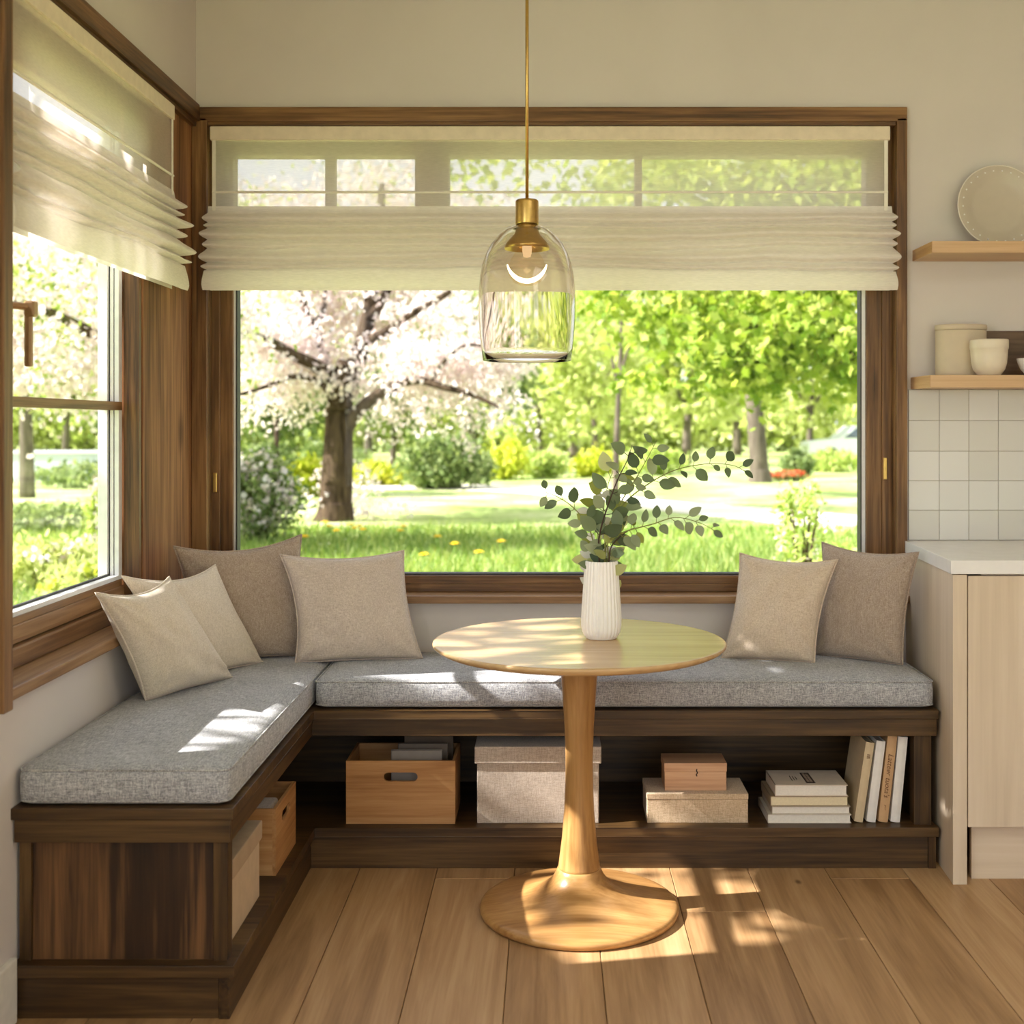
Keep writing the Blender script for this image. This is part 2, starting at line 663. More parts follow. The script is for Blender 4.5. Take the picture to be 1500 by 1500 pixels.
struct('baseboard_left', bm, M_white)
# unseen glazed opening added behind the camera to let in sky light
w3 = thing('window_3', 'large glazed opening added behind the viewer to let in light', 'window', (1.05, YF - 0.05, 0), kind='structure')
bm = bmesh.new()
for (a, b) in ((-0.9, -0.84), (1.02, 1.08), (2.94, 3.0)):
    box(bm, a, b, YF - 0.08, YF - 0.02, 0, 2.4)
box(bm, -0.9, 3.0, YF - 0.08, YF - 0.02, 2.34, 2.4)
box(bm, -0.9, 3.0, YF - 0.08, YF - 0.02, -0.05, 0.04)
part('window_frame', bm, frame_wood('z'), w3)
part('glass', B(-0.84, 2.94, YF - 0.053, YF - 0.047, 0.04, 2.34), M_glass, w3)

w4 = thing('window_4', 'side window added behind the viewer to light the room from the left', 'window', (XL - 0.1, 0.2, 0.9), kind='structure')  # unseen window, added so more light comes from the left
bm = bmesh.new()
for (a, b) in ((-0.9, -0.84), (0.17, 0.23), (1.24, 1.3)):
    box(bm, XL - 0.13, XL - 0.07, a, b, 0.9, 2.2)
box(bm, XL - 0.13, XL - 0.07, -0.9, 1.3, 0.9, 0.96)
box(bm, XL - 0.13, XL - 0.07, -0.9, 1.3, 2.14, 2.2)
part('window_frame', bm, frame_wood('z'), w4)
part('glass', B(XL - 0.103, XL - 0.097, -0.84, 1.24, 0.96, 2.14), M_glass, w4)

# ---- back window
w1 = thing('window_1', 'wide walnut framed picture window behind the bench', 'window', (0, 4.25, OZ0), kind='structure')
FY0, FY1 = 4.215, 4.285
xL0, xL1, xR0, xR1 = -1.157, -1.086, 1.086, 1.173
bm = bmesh.new()
box(bm, xL0, xL1, FY0, FY1, 0.7555, OZ1, 0.003)
box(bm, xR0, xR1, FY0, FY1, 0.7555, OZ1, 0.003)
box(bm, xL0, xL0 + 0.03, FY0 - 0.012, FY0 + 0.01, 0.7555, OZ1, 0.003)
box(bm, xR1 - 0.035, xR1, FY0 - 0.012, FY0 + 0.01, 0.7555, OZ1, 0.003)
part('window_stile', bm, frame_wood('z'), w1)
bm = bmesh.new()
box(bm, xL1, xR0, FY0, FY1, 0.757, 0.812, 0.003)
box(bm, xL1, xR0, FY0 - 0.012, FY0 + 0.01, 0.757, 0.785, 0.003)
box(bm, xL1, xR0, FY0, FY1, 2.254, OZ1, 0.003)
box(bm, xL1, xR0, FY0, FY1, 1.985, 2.070, 0.003)
part('window_rail', bm, frame_wood('x'), w1)
M_mull = frame_wood('z')
bm = bmesh.new()
box(bm, -0.462, -0.346, FY0, FY1, 2.069, 2.255, 0.002)
part('mullion', bm, M_mull, w1)
for (a, b) in ((-0.772, -0.739), (0.293, 0.318)):
    part('muntin', B(a, b, FY0 + 0.01, FY1 - 0.01, 2.069, 2.255, 0.002), M_mull, w1)
bm = bmesh.new()
for (a, b, c, d) in ((xL1, xL1 + 0.006, 0.812, 1.985), (xR0 - 0.012, xR0, 0.812, 1.985)):
    box(bm, a, b, FY0 + 0.012, FY1 - 0.01, c, d)
part('glazing_strip', bm, M_alu, w1, label='white glazing strip')
bm = bmesh.new()
box(bm, xL1 + 0.006, xL1 + 0.011, FY0 + 0.014, FY1 - 0.01, 0.812, 1.985)
box(bm, xR0 - 0.016, xR0 - 0.012, FY0 + 0.014, FY1 - 0.01, 0.812, 1.985)
box(bm, xL1, xR0, FY0 + 0.014, FY1 - 0.01, 0.812, 0.818)
part('gasket', bm, M_gasket, w1)
part('glass', B(xL1 + 0.004, xR0 - 0.004, 4.256, 4.262, 0.814, 1.986), M_glass, w1)
part('glass', B(xL1 + 0.004, xR0 - 0.004, 4.256, 4.262, 2.069, 2.256), M_glass, w1)
part('window_sill', B(XL + 0.012, 1.207, 4.108, 4.222, OZ0 + 0.001, 0.757, 0.004), sill_wood('x'), w1)
for (cx, z0, z1) in ((-1.143, 1.098, 1.166), (1.147, 1.142, 1.217)):
    bm = B(cx - 0.007, cx + 0.007, FY0 - 0.020, FY0 - 0.010, z0, z1, 0.003)
    part('latch_plate', bm, M_brass, w1, label='small brass latch plate')

bm = bmesh.new()
CY0, CY1 = 4.143, 4.171
box(bm, XL - 0.0075, xL0 + 0.002, CY0, CY1 - .001, 0.757, 2.365, 0.003)
box(bm, xR1 - 0.002, 1.207, CY0, CY1, 0.757, 2.365, 0.003)
box(bm, xL0 - 0.006, xL0 + 0.002, CY1, FY0 + 0.02, 0.757, OZ1, 0.001)
box(bm, xR1 - 0.002, xR1 + 0.006, CY1, FY0 + 0.02, 0.757, OZ1, 0.001)
struct('trim_1', bm, frame_wood('z'), label='vertical walnut casing of the back window')
bm = bmesh.new()
box(bm, XL + 0.010, 1.207, CY0, CY1, 2.352, 2.402, 0.004)
box(bm, XL + 0.045, 1.170, CY0 + 0.006, FY0 + 0.02, 2.340, 2.356, 0.003)
struct('trim_2', bm, frame_wood('x'), label='walnut head casing of the back window')

# ---- corner post
bm = B(XL - 0.118, XL - 0.008, 3.652, YB - 0.001, 0.757, 2.36, 0.003)
struct('trim_3', bm, post_wood('z'), label='broad knotty wood corner post between the windows')

# ---- left window
w2 = thing('window_2', 'tall walnut framed left side window', 'window', (-1.27, 3.15, OZ0), kind='structure')
bm = bmesh.new()
box(bm, -1.30, -1.255, 2.70, 2.775, 0.757, OZ1, 0.003)
box(bm, -1.258, -1.212, 3.628, 3.651, 0.757, OZ1, 0.003)
part('window_stile', bm, frame_wood('z'), w2)
bm = bmesh.new()
box(bm, -1.31, -1.262, 2.775, 3.628, 0.812, 0.876, 0.003)
box(bm, -1.262, -1.255, 2.775, 3.628, 0.822, 0.858, 0.003)
box(bm, -1.32, -1.252, 2.70, 3.628, 0.757, 0.808, 0.006)
box(bm, -1.31, -1.262, 2.775, 3.628, 2.19, OZ1, 0.003)
box(bm, -1.31, -1.262, 2.775, 3.628, 1.98, 2.06, 0.003)
part('window_rail', bm, sill_wood('y'), w2)
part('muntin', B(-1.302, -1.261, 2.775, 3.627, 1.372, 1.397, 0.0015), frame_wood('y'), w2)
bm = bmesh.new()
box(bm, -1.275, -1.262, 3.60, 3.628, 0.876, 2.19, 0.001)
box(bm, -1.288, -1.278, 3.60, 3.628, 0.876, 2.19, 0.001)
box(bm, -1.320, -1.292, 3.59, 3.628, 0.876, 2.19, 0.001)
box(bm, -1.29, -1.262, 2.775, 3.60, 0.876, 0.888, 0.001)
box(bm, -1.29, -1.268, 3.545, 3.56, 2.06, 2.19, 0.001)
part('glazing_strip', bm, M_alu, w2, label='white aluminium glazing strip')
bm = bmesh.new()
box(bm, -1.279, -1.274, 3.605, 3.628, 0.888, 2.19)
box(bm, -1.293, -1.287, 3.605, 3.628, 0.888, 2.19)
box(bm, -1.296, -1.288, 2.775, 3.60, 0.886, 0.893)
part('gasket', bm, M_gasket, w2)
part('glass', B(-1.297, -1.291, 2.777, 3.60, 0.88, 1.985), M_glass, w2)
part('glass', B(-1.297, -1.291, 2.777, 3.60, 2.055, 2.195), M_glass, w2)
part('window_sill', B(-1.33, -1.166, 2.592, 4.106, OZ0 - 0.001, 0.7565, 0.004), sill_wood('y'), w2)
# handle
hd = bmesh.new()
box(hd, -1.256, -1.248, 2.735, 2.772, 1.555, 1.64, 0.003)
part('handle_plate', hd, M_bronze, w2)
hd = bmesh.new()
tube(hd, smooth_path([(-1.25, 2.755, 1.598), (-1.225, 2.775, 1.600), (-1.205, 2.80, 1.600), (-1.19, 2.815, 1.598)], 4), 0.0085, 10)
box(hd, -1.2005, -1.176, 2.803, 2.828, 1.577, 1.613, 0.005)
box(hd, -1.2015, -1.1835, 2.806, 2.820, 1.462, 1.582, 0.006)
part('window_handle', hd, M_bronze, w2)

bm = bmesh.new()
box(bm, XL - 0.002, XL + 0.070, 2.545, 2.590, OZ0 - 0.001, 2.408, 0.003)
box(bm, XL - 0.002, XL + 0.006, 2.591, 2.70, 0.757, 2.35, 0.001)
box(bm, XL - 0.06, XL, 2.693, 2.701, 0.757, 2.35, 0.001)
struct('trim_4', bm, frame_wood('z'), label='near vertical casing of the left window')
bm = bmesh.new()
box(bm, XL - 0.002, XL + 0.022, 2.591, 4.142, 2.352, 2.408, 0.004)
box(bm, XL - 0.06, XL + 0.010, 2.70, 4.142, 2.335, 2.356, 0.003)
struct('trim_5', bm, frame_wood('y'), label='walnut head casing of the left window')

# ------------------------------------------------------------------ blinds
def blind(name, label, P, w0, w1, ztop, zbot, zfold, seed):
    """P(u, d, z): u along the window, d out into the room"""
    mid = (w0 + w1) / 2
    root = thing(name, label, 'blind', tuple(P(mid, 0, ztop)))
    # head rail
    def pbox(u0, u1, d0, d1, z0, z1, bev):
        a, b = P(u0, d0, z0), P(u1, d1, z1)
        return B(min(a.x, b.x), max(a.x, b.x), min(a.y, b.y), max(a.y, b.y), z0, z1, bev)
    part('head_rail', pbox(w0, w1, -0.018, 0.012, ztop - 0.047, ztop, 0.005), M_rail, root)
    # sheer flat panel
    nu = 60
    bm = bmesh.new()
    zs = np.linspace(ztop - 0.04, zfold - 0.015, 14)
    g = []
    for i in range(nu + 1):
        u = w0 + 0.012 + (w1 - w0 - 0.024) * i / nu
        g.append([bm.verts.new(P(u, 0.004 + 0.003 * mnoise.noise(Vector((u * 2.2, z * 3, seed))), z)) for z in zs])
    for i in range(nu):
        for j in range(len(zs) - 1):
            bm.faces.new((g[i][j], g[i + 1][j], g[i + 1][j + 1], g[i][j + 1]))
    part('sheer_panel', bm, M_sheer, root, True)
    # side hems
    for (a, b) in ((w0 + 0.008, w0 + 0.020), (w1 - 0.020, w1 - 0.008)):
        part('side_hem', pbox(a, b, 0.006, 0.009, zfold - 0.01, ztop - 0.047, 0), M_cord, root)
    zr = ztop - 0.047 - 0.56 * (ztop - 0.047 - zfold)
    zr = ztop - 0.222
    bm = bmesh.new()
    tube(bm, [P(w0 + 0.008, 0.008, zr), P(w1 - 0.008, 0.008, zr)], 0.0042, 8)
    part('batten_rod', bm, M_cord, root)
    # gathered folds: a continuous sheet falling in overlapping pleats
    T = zfold - zbot
    levels = [zfold, zfold - .13 * T, zfold - .21 * T, zfold - .36 * T, zfold - .45 * T, zfold - .63 * T, zfold - .72 * T, zbot]
    depth = [.030, .022, .042, .026, .044, .032, .024]
    prof = [(0.006, zfold + 0.02, 0.0)]
    for k in range(len(levels) - 1):
        za, zb = levels[k], levels[k + 1]
        dz = za - zb
        for s in np.linspace(0.05, 1.0, 9):
            bulge = depth[k] * (math.sin(PI * min(1, s ** 1.5)) ** 0.8 if s < 1 else 0)
            if k == len(levels) - 2:
                bulge = depth[k] * (0.5 + 0.5 * math.sin(PI * s * 0.8))
            prof.append((0.008 + 0.0025 * k + bulge, za - dz * s - 0.10 * dz * math.sin(PI * s), bulge / 0.036))
    nu = 110
    bm = bmesh.new()
    g = []
    for i in range(nu + 1):
        f = i / nu
        col = []
        for (d, z, e) in prof:
            tfall = max(0.0, min(1.0, (zfold - z) / T))
            ext = 0.006 + 0.012 * e
            u = (w0 - ext) + (w1 - w0 + 2 * ext) * f
            dd = d + 0.013 * tfall * mnoise.noise(Vector((u * 2.1, z * 9, seed)))
            zz = z + (0.015 * mnoise.noise(Vector((u * 1.6, z * 11, seed + 4))) + 0.006 * mnoise.noise(Vector((u * 6, z * 20, seed + 8)))) * math.sin(PI * tfall) ** 0.6
            edge = min(f, 1 - f)
            if edge < 0.03:
                dd += (0.03 - edge) * 0.35 * e
            col.append(bm.verts.new(P(u, max(0.006, dd), zz)))
        g.append(col)
    for i in range(nu):
        for j in range(len(prof) - 1):
            bm.faces.new((g[i][j], g[i + 1][j], g[i + 1][j + 1], g[i][j + 1]))
    # flat lining behind the pleats
    a = [bm.verts.new(P(u, 0.002, z)) for u in (w0, w1) for z in (zbot + 0.004, zfold)]
    bm.faces.new((a[0], a[1], a[3], a[2]))
    part('folded_fabric', bm, M_fold, root, True)
    return root


blind('roman_blind', 'wide cream roman blind gathered over the back window', lambda u, d, z: Vector((u, 4.142 - d, z)),
      -1.143, 1.146, 2.334, 1.778, 2.045, 3.0)
blind('roman_blind', 'narrow cream roman blind gathered over the left window', lambda u, d, z: Vector((XL + 0.012 + d, u, z)),
      2.612, 3.86, 2.332, 1.752, 2.045, 9.0)

# ------------------------------------------------------------------ corner bench
bench = thing('corner_bench', 'dark walnut L-shaped bench with open storage under the windows', 'bench', (0, 3.9, 0))
WB = bench_wood
bm = bmesh.new()
prism(bm, [(XL, 2.735), (-0.705, 2.735), (-0.705, 3.675), (1.164, 3.675), (1.164, YB), (XL, YB)], 0.449, 0.475, 0.002)
part('seat_board', bm, WB('x'), bench)
bm = bmesh.new()
box(bm, XL + 0.004, -0.713, 2.744, 2.764, 0.396, 0.449, 0.0015)
part('apron', bm, WB('x'), bench)
bm = bmesh.new()
box(bm, -0.733, -0.7132, 2.7642, 3.705, 0.396, 0.449, 0.0015)
part('apron', bm, WB('y'), bench)
bm = bmesh.new()
box(bm, -0.7128, 1.161, 3.685, 3.705, 0.396, 0.449, 0.0015)
part('apron', bm, WB('x'), bench)
# end panel
part('end_panel', B(-1.165, -0.757, 2.770, 2.790, 0.124, 0.398, 0.001), rustic_wood('z'), bench)
part('end_stile', B(-1.192, -1.166, 2.762, 2.795, 0.124, 0.398, 0.0015), WB('z'), bench)
part('end_stile', B(-0.756, -0.724, 2.762, 2.805, 0.124, 0.398, 0.0015), WB('z'), bench)
part('corner_post', B(1.098, 1.150, 3.702, 3.745, 0.124, 0.398, 0.0015), WB('z'), bench)
part('side_panel', B(1.112, 1.150, 3.745, 4.150, 0.124, 0.449, 0.001), WB('y'), bench)
bm = bmesh.new()
prism(bm, [(XL, 2.735), (-0.703, 2.735), (-0.703, 3.673), (1.164, 3.673), (1.164, YB), (XL, YB)], 0.097, 0.125, 0.002)
part('storage_shelf', bm, WB('x'), bench)
bm = bmesh.new()
box(bm, -1.192, -0.741, 2.752, 2.772, 0.0, 0.098, 0.001)
part('plinth', bm, WB('x'), bench)
part('plinth', B(-0.740, -0.716, 2.748, 3.705, 0.0, 0.098, 0.0015), WB('y'), bench)
part('plinth', B(-0.7155, 1.135, 3.685, 3.705, 0.0, 0.098, 0.001), WB('x'), bench)
part('plinth', B(1.1355, 1.158, 3.682, 3.71, 0.0, 0.098, 0.001), WB('z'), bench)
bm = bmesh.new()
box(bm, XL + 0.002, XL + 0.014, 2.79, 4.15, 0.125, 0.449)
box(bm, XL + 0.014, 1.112, 4.150, 4.166, 0.125, 0.449)
part('back_panel', bm, WB('x'), bench)

# ------------------------------------------------------------------ seat cushions
def cushion(name, label, x0, x1, y0, y1, z0, z1, seed):
    root = thing(name, label, 'cushion', ((x0 + x1) / 2, (y0 + y1) / 2, z0))
    bm = bmesh.new()
    r = 0.024
    t = bmesh.new()
    nx, ny, nz = max(4, int((x1 - x0) / 0.03)), max(4, int((y1 - y0) / 0.03)), 6
    def rb(p):
        # rounded-box projection
        q = Vector((min(max(p.x, x0 + r), x1 - r), min(max(p.y, y0 + r), y1 - r), min(max(p.z, z0 + r), z1 - r)))
        d = p - q
        if d.length > 1e-9:
            d = d.normalized() * min(r, d.length) if False else d.normalized() * r
        v = q + d
        # soft pillow crown and gentle sag
        fx = 1 - abs(2 * (v.x - x0) / (x1 - x0) - 1) ** 6
        fy = 1 - abs(2 * (v.y - y0) / (y1 - y0) - 1) ** 4
        fz = (v.z - z0) / (z1 - z0)
        v.z += fz * (0.004 * fx * fy + 0.003 * mnoise.noise(Vector((v.x * 4, v.y * 4, seed))))
        bz = 1 - abs(2 * fz - 1) ** 2
        v.y -= 0.004 * bz * (1 if v.y < (y0 + y1) / 2 else -1)
        return v
    def face(o, a, b, na, nb):
        g = [[t.verts.new(rb(o + a * (i / na) + b * (j / nb))) for j in range(nb + 1)] for i in range(na + 1)]
        for i in range(na):
            for j in range(nb):
                t.faces.new((g[i][j], g[i + 1][j], g[i + 1][j + 1], g[i][j + 1]))
    X, Y, Z = Vector((x1 - x0, 0, 0)), Vector((0, y1 - y0, 0)), Vector((0, 0, z1 - z0))
    o = Vector((x0, y0, z0))
    face(o, X, Y, nx, ny); face(o + Z, X, Y, nx, ny)
    face(o, X, Z, nx, nz); face(o + Y, X, Z, nx, nz)
    face(o, Y, Z, ny, nz); face(o + X, Y, Z, ny, nz)
    bmesh.ops.remove_doubles(t, verts=t.verts, dist=0.0006)
    body_ = part('cushion_body', t, M_seat, root, True)
    for z, s in ((z1 - r * 0.45, 1), (z0 + r * 0.45, 0)):
        k = r * 0.45 * 0.42
        pts = []
        for (cx, cy, a0) in ((x1 - r, y1 - r, 0), (x0 + r, y1 - r, 90), (x0 + r, y0 + r, 180), (x1 - r, y0 + r, 270)):
            for a in range(0, 91, 15):
                an = math.radians(a0 + a)
                pts.append((cx + (r - k * 0.55) * math.cos(an), cy + (r - k * 0.55) * math.sin(an), z + 0.002))
        pts.append(pts[0])
        pb = bmesh.new()
        tube(pb, pts, 0.0024, 6, cap=False)
        part('piping', pb, M_piping, body_, True)
    return root


cushion('seat_cushion', 'grey woven seat cushion on the short left arm of the bench', -1.190, -0.714, 2.742, 4.160, 0.476, 0.566, 1)
cushion('seat_cushion', 'long grey woven seat cushion along the back of the bench', -0.706, 1.157, 3.684, 4.160, 0.476, 0.566, 2)

# ------------------------------------------------------------------ throw pillows
def pillow(label, mat, TL, TR, BR, BL, thick, seed, conc=(0.07, 0.06, 0.03, 0.06)):
    TL, TR, BR, BL = Vector(TL), Vector(TR), Vector(BR), Vector(BL)
    cen = (TL + TR + BR + BL) / 4
    zmin = 0.5665
    root = thing('throw_pillow', label, 'pillow', (cen.x, cen.y, zmin))
    n = 34
    nrm = ((TR + BR) - (TL + BL)).cross((TL + TR) - (BL + BR)).normalized()
    if nrm.y > 0.0 and nrm.x < 0.5:
        nrm = -nrm
    if nrm.dot(Vector((0, 0, H)) - cen) < 0:
        nrm = -nrm
    ct, cr, cb, cl = conc

    def surf(u, v):
        a, b = (u + 1) / 2, (v + 1) / 2
        p = (BL * (1 - a) + BR * a) * (1 - b) + (TL * (1 - a) + TR * a) * b
        X = (BR - BL) * (1 - b) + (TR - TL) * b
        Yv = (TL - BL) * (1 - a) + (TR - BR) * a
        eu, ev = 1 - u * u, 1 - v * v
        p = p + X * ((cl * ev) * (1 - a) ** 2 - (cr * ev) * a ** 2)
        p = p + Yv * ((cb * eu) * (1 - b) ** 2 - (ct * eu) * b ** 2)
        return p

    def hgt(u, v, side):
        eu, ev = max(0, 1 - u * u), max(0, 1 - v * v)
        h = (eu * ev) ** 0.42
        # fuller belly low down
        h *= 1.0 - 0.16 * v
        cr_ = math.exp(-((abs(u) - 0.86) ** 2 + (abs(v) - 0.80) ** 2) / 0.03)
        wr = mnoise.noise(Vector((u * 2.4 + seed, v * 2.4, side * 3.0))) * 0.16 + mnoise.noise(Vector((u * 5 + seed, v * 5, side * 5.0 + 2))) * 0.06
        wr += cr_ * 0.22 * mnoise.noise(Vector((u * 9 + seed * 2, v * 9, side)))
        # creases fanning out of the corners
        for (cu, cv) in ((-1, 1), (1, 1), (1, -1), (-1, -1)):
            du, dv = u - cu, v - cv
            rr = math.hypot(du, dv)
            if rr < 0.9:
                an = math.atan2(dv, du)
                wr += 0.20 * (0.9 - rr) * math.sin(an * 9 + seed * 1.7 + cu + cv * 2) * min(1, rr * 4)
        return h * (1 + wr)

    bm = bmesh.new()
    ts = [math.sin(PI / 2 * (2 * i / n - 1)) * 0.35 + (2 * i / n - 1) * 0.65 for i in range(n + 1)]
    front, back = {}, {}
    for i, u in enumerate(ts):
        for j, v in enumerate(ts):
            p = surf(u, v)
            border = i in (0, n) or j in (0, n)
            if border:
                q = p.copy(); q.z = max(q.z, zmin + 0.004)
                front[i, j] = back[i, j] = bm.verts.new(q)
            else:
                for side, d in ((1, front), (-1, back)):
                    q = p + nrm * (side * thick * hgt(u, v, side))
                    q.z = max(q.z, zmin + 0.0008)
                    d[i, j] = bm.verts.new(q)
    for i in range(n):
        for j in range(n):
            for d in (front, back):
                bm.faces.new((d[i, j], d[i + 1, j], d[i + 1, j + 1], d[i, j + 1]))
    per = [front[i, 0].co.copy() for i in range(n)] + [front[n, j].co.copy() for j in range(n)] + \
          [front[i, n].co.copy() for i in range(n, 0, -1)] + [front[0, j].co.copy() for j in range(n, 0, -1)]
    cov_ = part('pillow_cover', bm, mat, root, True)
    sb = bmesh.new()
    tube(sb, per + [per[0]], 0.0030, 6, cap=False)
    part('seam', sb, mat, cov_, True)
    return root


Zc = 0.566
pillow('cream pillow leaning on the left window sill, nearest of the left group', M_pil_cream,
       (-1.172, 3.172, .896), (-1.09, 3.52, .894), (-.955, 3.70, Zc), (-1.112, 3.385, Zc), 0.066, 1.3, (.09, .06, .03, .07))
pillow('cream pillow wedged behind the one on the left window sill', M_pil_cream,
       (-1.192, 3.425, .908), (-1.055, 3.876, .888), (-.92, 3.94, Zc), (-1.09, 3.62, Zc), 0.046, 4.1, (0.10, .05, .03, .05))
pillow('taupe pillow standing in the corner in front of the knotty post', M_pil_taupe,
       (-1.185, 3.87, .947), (-.822, 4.075, .966), (-.795, 4.06, Zc), (-1.13, 3.92, Zc), 0.052, 7.7, (0.09, .05, .03, .05))
pillow('beige pillow on the back cushion left of the round table', M_pil_beige,
       (-.874, 3.985, .908), (-.483, 4.07, .913), (-.413, 4.00, Zc), (-.814, 3.93, Zc), 0.066, 2.9, (0.06, .05, .02, .07))
pillow('sand pillow leaning left of the brown one at the right bench end', M_pil_sand,
       (.632, 4.075, .904), (.935, 3.985, .892), (.846, 3.925, Zc), (.560, 4.00, Zc), 0.064, 5.2, (0.06, .06, .02, .05))
pillow('brown taupe pillow against the pale cabinet at the right bench end', M_pil_taupe,
       (.909, 4.10, .938), (1.160, 3.862, .929), (1.118, 3.89, Zc), (.875, 4.07, Zc), 0.056, 8.4, (0.06, .05, .02, .05))

# ------------------------------------------------------------------ pedestal table
TX, TY = 0.081, 3.364
table = thing('pedestal_table', 'round oak pedestal table in front of the grey bench', 'table', (TX, TY, 0))
bm = bmesh.new()
lathe(bm, [(0, .716), (.36, .716), (.378, .7185), (.392, .725), (.3985, .7305), (.400, .7345), (.3992, .738), (.397, .7396), (.394, .740), (.39, .740), (0, .740)], TX, TY, 128)
part('tabletop', bm, top_wood('x'), table, True)
col = [(.0, .7159), (.056, .7159), (.054, .70), (.050, .65), (.045, .58), (.040, .50), (.0375, .42), (.038, .36), (.041, .28), (.047, .20), (.054, .145), (.0565, .125), (.0575, .1205), (.057, .119), (0, .119)]
bm = bmesh.new()
lathe(bm, col, TX, TY, 72)
part('pedestal_column', bm, table_wood('z'), table, True)
base = [(0, .1188), (.0575, .1188), (.0595, .117), (.063, .108), (.070, .095), (.080, .083), (.096, .070), (.118, .059), (.150, .048), (.185, .0395), (.220, .0325), (.250, .027), (.262, .0245), (.268, .0215), (.2715, .017), (.272, .011), (.269, .004), (.262, .0005), (0, .0005)]
bm = bmesh.new()
lathe(bm, base, TX, TY, 128)
part('pedestal_base', bm, table_wood('x'), table, True)

# ------------------------------------------------------------------ vase and branches
VX, VY, VZ = 0.143, 3.395, 0.7405
vase = thing('ribbed_vase', 'white ribbed ceramic vase holding green branches on the table', 'vase', (VX, VY, VZ))
def rib(a, z):
    return 1 + 0.028 * math.cos(a * 34)
vp = [(0, 0), (.040, 0), (.0425, .001), (.044, .005), (.0475, .009), (.052, .019), (.0545, .034), (.055, .055), (.0535, .085), (.051, .12), (.0485, .16), (.0462, .195), (.0452, .2125), (.0445, .2140), (.0415, .2140), (.0410, .2125), (.043, .17), (.047, .10), (.0475, .05), (.043, .02), (0, .012)]
bm = bmesh.new()
n_ = 28 * 10
rings = []
prof = [(r, VZ + z) for r, z in vp]
def vmod(a, z):
    zz = z - VZ
    return 1.0
lathe(bm, prof, VX, VY, n_)
bm.verts.ensure_lookup_table()
for v in bm.verts:
    dx, dy = v.co.x - VX, v.co.y - VY
    r = math.hypot(dx, dy)
    zz = v.co.z - VZ
    if 0.008 < zz < 0.2127 and r > 0.0440:
        inner = r < 0.0478 and zz < 0.175 and r < (0.0475 if zz > .05 else 0.0476) + 1e-5 and zz in ()
        if not inner:
            a = math.atan2(dy, dx)
            k = 1 + 0.050 * (abs(math.cos(a * 14)) - 0.65)
            v.co.x = VX + dx * k
            v.co.y = VY + dy * k
part('vase_body', bm, M_ceramic, vase, True)


def leaf_poly(length, width, n=6, droop=0.25, fold=0.22, tipsharp=1.0):
    """3D outline of an oval leaf along +x, with a folded midrib; returns verts, faces"""
    vs, fs = [], []
    for i in range(n + 1):
        t = i / n
        w = width * 0.5 * (math.sin(PI * t ** 0.85) ** 0.75 if 0 < t < 1 else 0.0)
        z = -droop * length * t * t
        vs.append((length * t, 0, z))
        vs.append((length * t, w, z + fold * w))
        vs.append((length * t, -w, z + fold * w))
    for i in range(n):
        a, b = 3 * i, 3 * (i + 1)
        fs.append((a, b, b + 1, a + 1))
        fs.append((a + 2, b + 2, b, a))
    return vs, fs


def branch(label, path, mats, nleaf, size, seed, stem_r=0.0022, tcol=None, start=0.3, paired=True):
    r_ = random.Random(seed)
    P = smooth_path(path, 8)
    root = thing('eucalyptus_branch', label, 'branch', tuple(P[0]), group=None)
    bm = bmesh.new()
    nP = len(P)
    tube(bm, P, [stem_r * (1.25 - 0.95 * i / (nP - 1)) for i in range(nP)], 7)
    lm = bmesh.new()
    rv = []
    lens = [0]
    for a, b in zip(P[:-1], P[1:]):
        lens.append(lens[-1] + (b - a).length)
    tot = lens[-1]
    side = 1
    for k in range(nleaf):
        f = start + (1 - start) * (k // 2 * 2 if paired else k) / max(1, nleaf - 1)
        f = min(1.0, f + r_.uniform(-.01, .01))
        d = f * tot
        i = max(j for j in range(nP) if lens[j] <= d + 1e-9)
        i = min(i, nP - 2)
        p = P[i].lerp(P[i + 1], min(1, (d - lens[i]) / max(1e-6, lens[i + 1] - lens[i])))
        tan = (P[i + 1] - P[i]).normalized()
        side = -side
        perp = tan.cross(Vector((0, -1, 0.25))).normalized() * side
        out = (perp * r_.uniform(.7, 1.0) + tan * r_.uniform(.25, .8) + Vector((r_.uniform(-.25, .25), r_.uniform(-.65, .65), r_.uniform(-.3, .2)))).normalized()
        if f > 0.97 and k == nleaf - 1:
            out = (tan + Vector((0, r_.uniform(-.2, .2), -.1))).normalized()
        L = 1.5 * size * r_.uniform(.72, 1.2) * (1.1 - 0.4 * f)
        W = L * r_.uniform(.55, .74)
        nrm = Vector((r_.uniform(-.55, .55), -1.0, r_.uniform(-.2, .9)))
        nrm = (nrm - out * nrm.dot(out)).normalized()
        yv = nrm.cross(out)
        pet = 0.012 * L / 0.035
        tube(bm, [p, p + out * pet], stem_r * 0.4, 5)
        vs, fs = leaf_poly(L, W, 7, r_.uniform(.05, .35), r_.uniform(.1, .4))
        bv = [lm.verts.new(p + out * (v[0] + pet) + yv * v[1] + nrm * v[2]) for v in vs]
        c = r_.random()
        for q in fs:
            try:
                lm.faces.new([bv[j] for j in q])
                rv.append(c)
            except ValueError:
                pass
    bmesh.ops.remove_doubles
    so = part('stem', bm, mats[0], root, True)
    me = bpy.data.meshes.new('leaves')
    lm.to_mesh(me)
    lm.free()
    o = link_mesh('leaves', me, mats[1], root, True)
    a_ = me.attributes.new('rnd', 'FLOAT', 'FACE')
    a_.data.foreach_set('value', rv)
    return root


